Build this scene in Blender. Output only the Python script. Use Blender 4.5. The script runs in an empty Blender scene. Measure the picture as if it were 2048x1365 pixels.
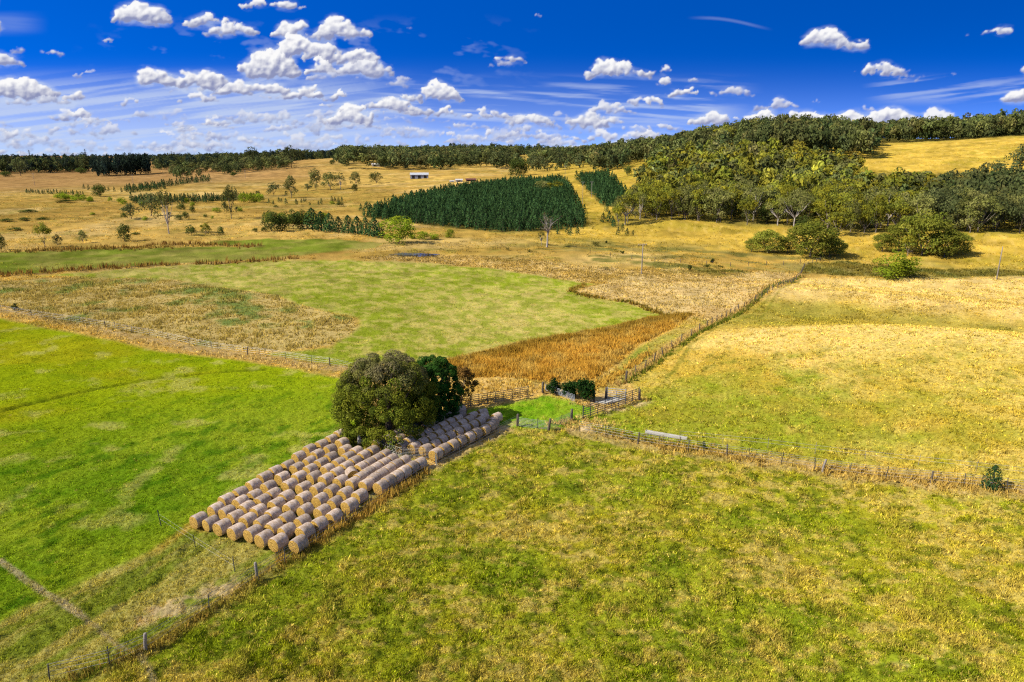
import bpy, math, random
import numpy as np
random.seed(7)
rng = np.random.default_rng(11)
R = math.radians
sc = bpy.context.scene
COL = sc.collection

# ------------------------------------------------------------------ camera, light, exposure
F, CX, CY, H = 1365.33, 1024.0, 682.5, 28.0
TH = math.atan((CY - 311.0) / F)
cam = bpy.data.cameras.new('camera')
cam.lens, cam.sensor_width, cam.clip_start, cam.clip_end = 24.0, 36.0, 0.5, 40000
cam_ob = bpy.data.objects.new('camera', cam)
cam_ob.location = (0, 0, H)
cam_ob.rotation_euler = (math.pi / 2 - TH, 0, 0)
COL.objects.link(cam_ob)
sc.camera = cam_ob

SUN_EL = R(40)
sun_h = np.array([-0.96, -0.28]); sun_h /= np.linalg.norm(sun_h)
SUN = np.array([sun_h[0] * math.cos(SUN_EL), sun_h[1] * math.cos(SUN_EL), math.sin(SUN_EL)])
EXPO = 0.44
vs = sc.view_settings
vs.view_transform, vs.look, vs.gamma, vs.exposure, vs.use_curve_mapping = 'Standard', 'None', 1.0, EXPO, False
sun = bpy.data.lights.new('sun', 'SUN')
sun.energy, sun.angle, sun.color = 4.95, R(0.5), (1.0, 0.93, 0.80)
sun_ob = bpy.data.objects.new('sun', sun)
from mathutils import Vector, Matrix
sun_ob.rotation_euler = Vector(SUN).to_track_quat('Z', 'Y').to_euler()
sun_ob.location = (-200, -60, 200)
COL.objects.link(sun_ob)

world = bpy.data.worlds.new('World'); sc.world = world
world.use_nodes = True
wn, wl = world.node_tree.nodes, world.node_tree.links
wn.clear()
w_out = wn.new('ShaderNodeOutputWorld'); w_bg = wn.new('ShaderNodeBackground')
w_sky = wn.new('ShaderNodeTexSky'); w_sky.sky_type = 'NISHITA'; w_sky.sun_disc = False
w_sky.sun_elevation = SUN_EL
w_sky.sun_rotation = math.atan2(SUN[0], SUN[1])
w_sky.altitude, w_sky.air_density, w_sky.dust_density, w_sky.ozone_density = 700, 1.0, 0.15, 4.0
w_tc = wn.new('ShaderNodeTexCoord'); w_map = wn.new('ShaderNodeMapping'); w_map.vector_type = 'POINT'
w_map.inputs['Scale'].default_value = (1, 1, 6.0); w_map.inputs['Location'].default_value = (0, 0, 0.06)
w_nrm = wn.new('ShaderNodeVectorMath'); w_nrm.operation = 'NORMALIZE'
w_hs = wn.new('ShaderNodeHueSaturation'); w_hs.inputs['Saturation'].default_value = 1.42
w_mul = wn.new('ShaderNodeMix'); w_mul.data_type = 'RGBA'; w_mul.blend_type = 'MULTIPLY'; w_mul.inputs[0].default_value = 1.0
w_mul.inputs[7].default_value = (0.42, 0.80, 1.36, 1)
wl.new(w_tc.outputs['Generated'], w_map.inputs['Vector']); wl.new(w_map.outputs[0], w_nrm.inputs[0])
wl.new(w_nrm.outputs[0], w_sky.inputs[0])
wl.new(w_sky.outputs[0], w_hs.inputs['Color']); wl.new(w_hs.outputs[0], w_mul.inputs[6])
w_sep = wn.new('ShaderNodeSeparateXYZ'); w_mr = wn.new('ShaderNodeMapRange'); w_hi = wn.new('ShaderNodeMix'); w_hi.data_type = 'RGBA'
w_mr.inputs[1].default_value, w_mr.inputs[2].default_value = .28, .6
w_gry = wn.new('ShaderNodeHueSaturation'); w_gry.inputs['Saturation'].default_value = .55; w_gry.inputs['Value'].default_value = 1.25  # paler, brighter sky above the view, shaped to lift the fill light
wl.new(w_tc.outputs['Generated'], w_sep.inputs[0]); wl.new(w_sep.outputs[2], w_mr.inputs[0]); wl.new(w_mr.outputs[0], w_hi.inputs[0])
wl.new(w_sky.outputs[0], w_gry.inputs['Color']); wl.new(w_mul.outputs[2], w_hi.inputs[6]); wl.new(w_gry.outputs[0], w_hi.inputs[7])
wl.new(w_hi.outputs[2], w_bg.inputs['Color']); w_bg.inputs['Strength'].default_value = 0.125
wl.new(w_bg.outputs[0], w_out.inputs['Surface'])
sc.cycles.use_denoising = False; sc.cycles.filter_width = 1.25
sc.cycles.max_bounces = 6; sc.cycles.diffuse_bounces = 2; sc.cycles.transparent_max_bounces = 16
sc.cycles.caustics_reflective = False; sc.cycles.caustics_refractive = False

# ------------------------------------------------------------------ noise
def _hash(ix, iy, seed):
    h = (ix.astype(np.int64) * 374761393 + iy.astype(np.int64) * 668265263 + seed * 974634777) & 0xffffffff
    h = ((h ^ (h >> 13)) * 1274126177) & 0xffffffff
    h = ((h ^ (h >> 16)) * 2246822519) & 0xffffffff
    return ((h ^ (h >> 15)) & 0xffffff).astype(np.float32) / np.float32(0xffffff)
def vnoise(x, y, seed=0):
    x = np.asarray(x, float); y = np.asarray(y, float)
    ix, iy = np.floor(x), np.floor(y)
    fx, fy = (x - ix).astype(np.float32), (y - iy).astype(np.float32)
    fx = fx * fx * fx * (fx * (fx * 6 - 15) + 10); fy = fy * fy * fy * (fy * (fy * 6 - 15) + 10)
    a, b = _hash(ix, iy, seed), _hash(ix + 1, iy, seed)
    c, d = _hash(ix, iy + 1, seed), _hash(ix + 1, iy + 1, seed)
    return (a + (b - a) * fx) * (1 - fy) + (c + (d - c) * fx) * fy
def fbm(x, y, octv=4, seed=0, gain=0.5, lac=2.03):
    s = 0; amp = 1.0; tot = 0
    ca, sa = math.cos(0.6), math.sin(0.6)
    for i in range(octv):
        s = s + amp * vnoise(x, y, seed + i * 17); tot += amp
        x, y = (x * ca - y * sa) * lac + 3.1, (x * sa + y * ca) * lac - 1.7; amp *= gain
    return s / tot
def sstep(a, b, x):
    t = np.clip((x - a) / (b - a), 0, 1)
    return t * t * (3 - 2 * t)

# ------------------------------------------------------------------ terrain
T_C = [-500, 0, 350, 650, 900, 1100, 1300, 1500, 1750, 2048, 2500]
T_D = [30, 60, 88, 105, 135, 155, 185, 230, 300, 400, 550, 750, 1000, 1400, 2200, 6000]
T_Z = np.array([
    [0, 0, 0, 0, 0, 0, 0, 0, 0, 0, 0],
    [0, 0, 0, 0, 0, 0, 0, 0, 0, 1, 1.5],
    [0, 0, 0, 0, 0, 0, 0, 1.6, 3.4, 4.8, 5.2],
    [0, 0, 0, 0, 0, 0, 0, 2.4, 4.5, 6.3, 7],
    [0, 0, 0, 0, 0, 0, 0, -.3, -.8, -.8, -.5],
    [0, 0, 0, 0, 0, 0, 0, .3, .9, 1.0, 1.5],
    [0, 0, 0, 0, 0, 0, -.5, -2, -3.4, -3.5, -3],
    [0, 0, 0, 0, 0, 0, -1, -2, -3, -3, -3],
    [0, 0, 0, 0, 0, 0, -.5, 0, 0, 0, 0],
    [0, 1, 1, 1, 3, 4, 6, 8, 6, 4, 4],
    [0, 2, 1, 2, 6, 9, 20, 26, 24, 28, 26],
    [0, 1, 3, 8, 11, 13, 26, 44, 40, 45, 46],
    [0, 0, 4, 18, 15, 18, 28, 45, 46, 43, 43],
    [0, 0, 4, 20, 27, 26, 32, 43, 44, 42, 42],
    [4, 5, 8, 18, 24, 30, 38, 42, 42, 44, 44],
    [24, 26, 25, 30, 34, 34, 38, 40, 40, 40, 40]], float)
T_A = np.arctan((np.array(T_C) - CX) / F)
T_L = np.log(np.array(T_D, float))
def _cr(t):
    return (-.5 * t + t * t - .5 * t ** 3, 1 - 2.5 * t * t + 1.5 * t ** 3, .5 * t + 2 * t * t - 1.5 * t ** 3, -.5 * t * t + .5 * t ** 3)
def zat(x, y):
    x = np.asarray(x, float); y = np.asarray(y, float)
    d = np.hypot(x, y) + 1e-6
    az = np.arctan2(x, y)
    fi = np.interp(np.log(d), T_L, np.arange(len(T_L)))
    fj = np.interp(az, T_A, np.arange(len(T_A)))
    i = np.clip(np.floor(fi).astype(int), 0, len(T_L) - 2); j = np.clip(np.floor(fj).astype(int), 0, len(T_A) - 2)
    wi, wj = _cr(fi - i), _cr(fj - j)
    z = 0
    for a in range(4):
        ii = np.clip(i + a - 1, 0, len(T_L) - 1)
        for b in range(4):
            jj = np.clip(j + b - 1, 0, len(T_A) - 1)
            z = z + wi[a] * wj[b] * T_Z[ii, jj]
    k = 1 - sstep(1.2, 1.9, np.abs(az))
    z = z * k
    z = z + (fbm(x / 24 + 7, y / 24, 2, 5) - .5) * 1.7 * sstep(30, 48, d) * sstep(150, 90, d) * sstep(15, 30, np.hypot(x + 11, y - 58)) * sstep(8, 24, np.hypot(x - 8, y - 73))
    z = z + (fbm(x / 45, y / 45, 2, 3) - .5) * 1.1 * sstep(95, 220, d) + (fbm(x / 260, y / 260, 2, 9) - .5) * 5 * sstep(330, 800, d)
    return z

def pdir(px, py):
    u = (CY - np.asarray(py, float)) / F; r = (np.asarray(px, float) - CX) / F
    return r, math.cos(TH) + u * math.sin(TH), -math.sin(TH) + u * math.cos(TH)
_TS = np.exp(np.linspace(math.log(22), math.log(7000), 900))
def at(px, py):
    """ground point seen at a place of the photograph (2048 x 1365): arrays of x, y, z"""
    px = np.atleast_1d(np.asarray(px, float)); py = np.atleast_1d(np.asarray(py, float))
    X, Y, Z = pdir(px, py)
    out = np.zeros((len(px), 3))
    for s in range(0, len(px), 400):
        e = slice(s, s + 400)
        hl = np.hypot(X[e], Y[e])
        t = _TS[None, :] / hl[:, None]
        gx, gy = X[e][:, None] * t, Y[e][:, None] * t
        gap = H + Z[e][:, None] * t - zat(gx, gy)
        hit = gap < 0
        k = np.where(hit.any(1), hit.argmax(1), len(_TS) - 1); k = np.clip(k, 1, None)
        n = np.arange(len(k))
        g0, g1 = gap[n, k - 1], gap[n, k]
        f = np.clip(g0 / (g0 - g1 + 1e-9), 0, 1)
        tt = t[n, k - 1] + (t[n, k] - t[n, k - 1]) * f
        out[e, 0], out[e, 1] = X[e] * tt, Y[e] * tt
    out[:, 2] = zat(out[:, 0], out[:, 1])
    return out
def at1(px, py):
    return at([px], [py])[0]
def colpt(px, d):
    a = math.atan((px - CX) / F)
    return np.array([math.sin(a) * d, math.cos(a) * d])
def metres(px_len, p):
    return px_len * math.sqrt(p[0] ** 2 + p[1] ** 2 + (H - p[2]) ** 2) / F * 1.0

# ------------------------------------------------------------------ mesh and material helpers
def mesh(name, verts, faces, cols=None, smooth=False):
    verts = np.asarray(verts, np.float32); faces = np.asarray(faces, np.int32)
    me = bpy.data.meshes.new(name)
    me.vertices.add(len(verts)); me.vertices.foreach_set('co', verts.ravel())
    k = faces.shape[1]
    me.loops.add(faces.size); me.loops.foreach_set('vertex_index', faces.ravel())
    me.polygons.add(len(faces))
    me.polygons.foreach_set('loop_start', np.arange(0, faces.size, k, dtype=np.int32))
    if smooth: me.polygons.foreach_set('use_smooth', np.ones(len(faces), bool))
    me.update(calc_edges=True)
    if cols is not None:
        ca = me.color_attributes.new('Col', 'FLOAT_COLOR', 'POINT')
        c4 = np.ones((len(verts), 4), np.float32); c4[:, :cols.shape[1]] = cols
        ca.data.foreach_set('color', c4.ravel())
    return me
def link(name, data, parent=None, loc=None, mat=None):
    o = bpy.data.objects.new(name, data); COL.objects.link(o)
    if parent is not None: o.parent = parent
    if loc is not None: o.location = tuple(float(v) for v in loc)
    if mat is not None and data is not None and len(data.materials) == 0: data.materials.append(mat)
    return o
def tag(o, label=None, cat=None, group=None, kind=None):
    if label: o['label'] = label
    if cat: o['category'] = cat
    if group: o['group'] = group
    if kind: o['kind'] = kind
    return o
def thing(name, label, cat, loc, rz=0.0, group=None, scale=None):
    o = link(name, None, None, loc); o.rotation_euler = (0, 0, rz); o.empty_display_size = 0.3
    if scale is not None: o.scale = scale
    return tag(o, label, cat, group)

class MB:
    """collects quads"""
    def __init__(s): s.v, s.f, s.n = [], [], 0
    def add(s, v, f):
        v = np.asarray(v, float); f = np.asarray(f, int)
        if f.shape[1] == 3: f = np.c_[f, f[:, 2]]
        s.v.append(v); s.f.append(f + s.n); s.n += len(v); return s
    def box(s, c, size, rz=0.0, tilt=None):
        hx, hy, hz = np.array(size) / 2
        v = np.array([[a, b, d] for d in (-hz, hz) for a, b in ((-hx, -hy), (hx, -hy), (hx, hy), (-hx, hy))])
        if tilt is not None: v = v @ np.array(tilt).T
        ca, sa = math.cos(rz), math.sin(rz)
        v = np.c_[v[:, 0] * ca - v[:, 1] * sa, v[:, 0] * sa + v[:, 1] * ca, v[:, 2]] + np.array(c)
        return s.add(v, [[0, 3, 2, 1], [4, 5, 6, 7], [0, 1, 5, 4], [1, 2, 6, 5], [2, 3, 7, 6], [3, 0, 4, 7]])
    def tube(s, pts, rad, n=6, cap=True):
        pts = np.asarray(pts, float); m = len(pts)
        rad = np.broadcast_to(np.asarray(rad, float), (m,))
        tan = np.gradient(pts, axis=0); tan /= np.linalg.norm(tan, axis=1)[:, None] + 1e-9
        vs_ = []
        for p, t, r in zip(pts, tan, rad):
            a = np.array([0, 0, 1.0]) if abs(t[2]) < .9 else np.array([1.0, 0, 0])
            e1 = np.cross(t, a); e1 /= np.linalg.norm(e1); e2 = np.cross(t, e1)
            ang = np.arange(n) * 2 * math.pi / n
            vs_.append(p + r * (np.cos(ang)[:, None] * e1 + np.sin(ang)[:, None] * e2))
        v = np.concatenate(vs_)
        f = [[i * n + k, i * n + (k + 1) % n, (i + 1) * n + (k + 1) % n, (i + 1) * n + k] for i in range(m - 1) for k in range(n)]
        if cap:
            v = np.concatenate([v, pts[-1:]]); c = len(v) - 1
            f += [[(m - 1) * n + k, (m - 1) * n + (k + 1) % n, c, c] for k in range(n)]
        return s.add(v, f)
    def mesh(s, name, smooth=False):
        v = np.concatenate(s.v); f = np.concatenate(s.f)
        me = bpy.data.meshes.new(name)
        me.from_pydata([tuple(p) for p in v], [], [tuple(q) if q[2] != q[3] else tuple(q[:3]) for q in f.tolist()])
        if smooth: me.polygons.foreach_set('use_smooth', np.ones(len(me.polygons), bool))
        me.update(); return me

def nodes_of(name):
    m = bpy.data.materials.new(name); m.use_nodes = True
    n, l = m.node_tree.nodes, m.node_tree.links
    n.clear(); out = n.new('ShaderNodeOutputMaterial')
    return m, n, l, out
def mat_plain(name, c1, c2=None, scale=6.0, rough=0.85, metal=0.0, stretch=(1, 1, 1), bump=0.0):
    m, n, l, out = nodes_of(name)
    b = n.new('ShaderNodeBsdfPrincipled'); b.inputs['Roughness'].default_value = rough; b.inputs['Metallic'].default_value = metal
    b.inputs['Specular IOR Level'].default_value = 0.25
    tc = n.new('ShaderNodeTexCoord'); mp = n.new('ShaderNodeMapping'); mp.inputs['Scale'].default_value = stretch
    nz = n.new('ShaderNodeTexNoise'); nz.inputs['Scale'].default_value = scale; nz.inputs['Detail'].default_value = 5
    l.new(tc.outputs['Object'], mp.inputs[0]); l.new(mp.outputs[0], nz.inputs['Vector'])
    rp = n.new('ShaderNodeValToRGB'); rp.color_ramp.elements[0].position = .32; rp.color_ramp.elements[1].position = .68
    rp.color_ramp.elements[0].color = (*c1, 1); rp.color_ramp.elements[1].color = (*(c2 or [v * 1.35 for v in c1]), 1)
    l.new(nz.outputs['Fac'], rp.inputs[0]); l.new(rp.outputs[0], b.inputs['Base Color'])
    if bump:
        bp = n.new('ShaderNodeBump'); bp.inputs['Strength'].default_value = bump; bp.inputs['Distance'].default_value = .05
        l.new(nz.outputs['Fac'], bp.inputs['Height']); l.new(bp.outputs[0], b.inputs['Normal'])
    l.new(b.outputs[0], out.inputs[0]); return m
def mat_leaf(name, mul=(1, 1, 1), trans=0.3, vary=0.35, up=0.0):
    """leaf colour from the mesh's Col attribute, shifted a little per tree"""
    m, n, l, out = nodes_of(name)
    at_ = n.new('ShaderNodeAttribute'); at_.attribute_name = 'Col'
    oi = n.new('ShaderNodeObjectInfo')
    rp = n.new('ShaderNodeMapRange'); rp.inputs[3].default_value = 1 - vary; rp.inputs[4].default_value = 1 + vary
    l.new(oi.outputs['Random'], rp.inputs[0])
    mx = n.new('ShaderNodeMix'); mx.data_type = 'RGBA'; mx.blend_type = 'MULTIPLY'; mx.inputs[0].default_value = 1
    mx.inputs[7].default_value = (*mul, 1); l.new(at_.outputs['Color'], mx.inputs[6])
    vm = n.new('ShaderNodeVectorMath'); vm.operation = 'SCALE'
    l.new(mx.outputs[2], vm.inputs[0]); l.new(rp.outputs[0], vm.inputs['Scale'])
    d = n.new('ShaderNodeBsdfDiffuse'); t = n.new('ShaderNodeBsdfTranslucent'); mix = n.new('ShaderNodeMixShader')
    l.new(vm.outputs[0], d.inputs['Color']); l.new(vm.outputs[0], t.inputs['Color'])
    mix.inputs[0].default_value = trans
    if up:   # blades stand in a sward: their shading leans to the sward's own upward surface
        g = n.new('ShaderNodeNewGeometry'); ad = n.new('ShaderNodeVectorMath'); ad.inputs[1].default_value = (0, 0, up)
        nn = n.new('ShaderNodeVectorMath'); nn.operation = 'NORMALIZE'
        l.new(g.outputs['Normal'], ad.inputs[0]); l.new(ad.outputs[0], nn.inputs[0]); l.new(nn.outputs[0], d.inputs['Normal'])
    l.new(d.outputs[0], mix.inputs[1]); l.new(t.outputs[0], mix.inputs[2]); l.new(mix.outputs[0], out.inputs[0])
    return m
def mat_ground(name):
    m, n, l, out = nodes_of(name)
    at_ = n.new('ShaderNodeAttribute'); at_.attribute_name = 'Col'
    geo = n.new('ShaderNodeNewGeometry')
    nz = n.new('ShaderNodeTexNoise'); nz.inputs['Scale'].default_value = 3.2; nz.inputs['Detail'].default_value = 6; nz.inputs['Roughness'].default_value = .7
    l.new(geo.outputs['Position'], nz.inputs['Vector'])
    mr = n.new('ShaderNodeMapRange'); mr.inputs[1].default_value = .3; mr.inputs[2].default_value = .7
    mr.inputs[3].default_value = .55; mr.inputs[4].default_value = 1.45; l.new(nz.outputs['Fac'], mr.inputs[0])
    vm = n.new('ShaderNodeVectorMath'); vm.operation = 'SCALE'
    l.new(at_.outputs['Color'], vm.inputs[0]); l.new(mr.outputs[0], vm.inputs['Scale'])
    d = n.new('ShaderNodeBsdfDiffuse'); d.inputs['Roughness'].default_value = .6
    l.new(vm.outputs[0], d.inputs['Color'])
    bp = n.new('ShaderNodeBump'); bp.inputs['Strength'].default_value = .8; bp.inputs['Distance'].default_value = .12
    l.new(nz.outputs['Fac'], bp.inputs['Height']); l.new(bp.outputs[0], d.inputs['Normal'])
    l.new(d.outputs[0], out.inputs[0]); return m

# ------------------------------------------------------------------ ground cover zones (traced on the ground, kept in world metres)
def poly(*pts):
    p = np.array(pts, float); return at(p[:, 0], p[:, 1])[:, :2]
def sdist(x, y, P):
    """signed distance to a closed polygon, positive inside; -1e3 far outside its box"""
    out = np.full(x.shape, -1e3)
    lo, hi = P.min(0) - 40, P.max(0) + 40
    k = (x > lo[0]) & (x < hi[0]) & (y > lo[1]) & (y < hi[1])
    if not k.any(): return out
    X, Y = x[k], y[k]; d2 = np.full(X.shape, 1e12); ins = np.zeros(X.shape, bool)
    for a, b in zip(P, np.roll(P, -1, 0)):
        e = b - a; t = np.clip(((X - a[0]) * e[0] + (Y - a[1]) * e[1]) / (e @ e + 1e-9), 0, 1)
        d2 = np.minimum(d2, (X - a[0] - t * e[0]) ** 2 + (Y - a[1] - t * e[1]) ** 2)
        c = (a[1] > Y) != (b[1] > Y)
        ins ^= c & (X < (b[0] - a[0]) * (Y - a[1]) / (b[1] - a[1] + 1e-12) + a[0])
    out[k] = np.where(ins, 1, -1) * np.sqrt(d2)
    return out
def ldist(x, y, P):
    d2 = np.full(x.shape, 1e12)
    for a, b in zip(P[:-1], P[1:]):
        e = b - a; t = np.clip(((x - a[0]) * e[0] + (y - a[1]) * e[1]) / (e @ e + 1e-9), 0, 1)
        d2 = np.minimum(d2, (x - a[0] - t * e[0]) ** 2 + (y - a[1] - t * e[1]) ** 2)
    return np.sqrt(d2)

Z_LEFT = poly((-700, 575), (-200, 605), (0, 637), (150, 668), (300, 697), (450, 718), (600, 742), (700, 760), (720, 800), (720, 850), (690, 868), (390, 1040), (300, 1110), (150, 1185), (0, 1265), (-500, 1340))
Z_STRAW = poly((380, 1045), (560, 1085), (610, 1110), (520, 1155), (290, 1290), (200, 1362), (-300, 1364), (-300, 1330), (0, 1255), (170, 1150), (300, 1090))
Z_FORE = poly((190, 1364), (292, 1308), (515, 1162), (850, 948), (1032, 852), (1100, 862), (1160, 862), (1270, 888), (1450, 915), (1650, 943), (1860, 967), (2048, 988), (2600, 1060), (2600, 1364))
Z_RIGHT = poly((1035, 850), (1170, 838), (1285, 797), (1262, 760), (1330, 712), (1420, 655), (1500, 612), (1560, 578), (1610, 552), (2048, 554), (2700, 554), (2700, 1045), (2048, 978), (1860, 955), (1650, 930), (1450, 902), (1270, 877), (1160, 860))
Z_PEN = poly((925, 822), (1060, 798), (1095, 788), (1150, 806), (1190, 815), (1168, 838), (1140, 850), (1095, 862), (1035, 854), (985, 850), (945, 838))
Z_WEEDY = poly((-400, 556), (0, 563), (90, 557), (210, 556), (350, 562), (450, 577), (555, 592), (575, 604), (640, 622), (712, 638), (714, 655), (660, 690), (560, 702), (400, 692), (250, 664), (100, 640), (0, 612), (-400, 580))
Z_MOWN = poly((60, 552), (200, 541), (400, 528), (640, 519), (760, 522), (860, 526), (1000, 540), (1120, 558), (1200, 568), (1160, 574), (1140, 582), (1170, 592), (1250, 604), (1330, 630), (1250, 648), (1100, 672), (990, 694), (900, 714), (850, 724), (700, 730), (540, 708), (660, 692), (716, 655), (714, 636), (640, 620), (575, 602), (555, 590), (450, 575), (350, 560), (200, 554))
Z_UPG = poly((-500, 512), (0, 504), (200, 498), (400, 494), (525, 492), (390, 490), (440, 482), (520, 478), (640, 478), (770, 487), (750, 494), (640, 506), (560, 515), (350, 527), (150, 541), (0, 549), (-500, 562))
Z_RUSH = poly((870, 728), (1000, 694), (1150, 668), (1300, 634), (1388, 627), (1345, 657), (1275, 690), (1225, 733), (1180, 762), (1100, 762), (1000, 754), (935, 754), (900, 744))
Z_PALE = poly((1150, 581), (1200, 568), (1260, 552), (1400, 562), (1520, 540), (1600, 547), (1580, 563), (1500, 606), (1425, 648), (1390, 640), (1335, 630), (1250, 605), (1170, 592))
Z_TANMID = poly((700, 515), (860, 508), (1000, 515), (1150, 530), (1300, 540), (1520, 540), (1400, 564), (1260, 554), (1200, 568), (1120, 557), (1000, 539), (860, 525), (760, 521))
Z_GULLY = poly((1600, 545), (1612, 528), (1700, 524), (1800, 536), (2048, 542), (2600, 545), (2600, 553), (2048, 553), (1800, 553))
Z_LANE = poly((1195, 775), (1230, 735), (1280, 692), (1345, 660), (1390, 634), (1425, 645), (1400, 662), (1335, 700), (1255, 755), (1220, 785))
Z_POND = poly((775, 509), (805, 504), (880, 507), (868, 513), (800, 513))
Z_PLANT = poly((722, 434), (790, 444), (900, 456), (1010, 465), (1090, 462), (1175, 452), (1158, 412), (1138, 372), (1122, 364), (1020, 368), (900, 385), (800, 408))
Z_PLANT2 = poly((1150, 358), (1215, 353), (1240, 378), (1258, 407), (1240, 413), (1207, 415), (1178, 385))
Z_WOOD = poly((1215, 456), (1295, 440), (1370, 440), (1450, 448), (1560, 456), (1690, 470), (1755, 466), (1850, 462), (1960, 466), (2250, 470), (2350, 400), (2250, 345), (1990, 345), (1850, 345), (1740, 345), (1600, 338), (1450, 332), (1310, 335), (1290, 380), (1255, 420))
L_FENCE_W = [poly((0, 622), (150, 648), (300, 680), (500, 712), (680, 738)), poly((292, 1300), (515, 1160), (700, 1044), (850, 945)), poly((1160, 860), (1270, 885), (1450, 910), (1650, 938), (1860, 962), (2048, 984), (2500, 1040)), poly((1225, 783), (1340, 697), (1425, 647), (1500, 606), (1600, 550), (1612, 530))]
L_RUSH = [poly((-200, 556), (0, 551), (150, 541), (350, 528)), poly((390, 527), (480, 524), (590, 519)), poly((60, 501), (200, 497), (300, 494)), poly((300, 490), (400, 489), (520, 492))]
L_TRACK = poly((-200, 862), (0, 822), (150, 785), (300, 757), (440, 743), (530, 738))
L_COW = [poly((0, 1118), (60, 1165), (110, 1196), (160, 1232)), poly((125, 1200), (160, 1228), (205, 1262), (235, 1292), (280, 1308), (300, 1345), (310, 1364))]
L_WHEEL = [poly((1340, 708), (1355, 702), (1368, 690), (1381, 670)), poly((1300, 790), (1345, 745), (1380, 690), (1480, 640), (1540, 590)), poly((1520, 636), (1545, 600), (1562, 578), (1600, 560))]
Z_BARE = [poly((1730, 1322), (1790, 1308), (1850, 1312), (1930, 1322), (1900, 1340), (1800, 1352)), poly((1890, 1300), (1960, 1288), (2010, 1300), (1940, 1316)), poly((1690, 1346), (1740, 1336), (1770, 1352), (1720, 1362)),
          poly((285, 1228), (400, 1182), (470, 1150), (490, 1160), (400, 1200), (320, 1236)), poly((150, 1160), (240, 1118), (260, 1124), (200, 1152)), poly((1115, 856), (1160, 838), (1215, 850), (1180, 864)), poly((1000, 846), (1035, 838), (1035, 852), (905, 920), (870, 942), (850, 940), (925, 885)),
          poly((1210, 812), (1290, 796), (1300, 802), (1220, 822)), poly((1170, 806), (1230, 786), (1250, 792), (1215, 808))]
Z_BALES = poly((395, 1045), (420, 1020), (690, 868), (760, 880), (850, 930), (610, 1095), (560, 1090))
Z_BALES2 = poly((745, 890), (850, 830), (935, 815), (1000, 845), (910, 905), (860, 915))

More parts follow.
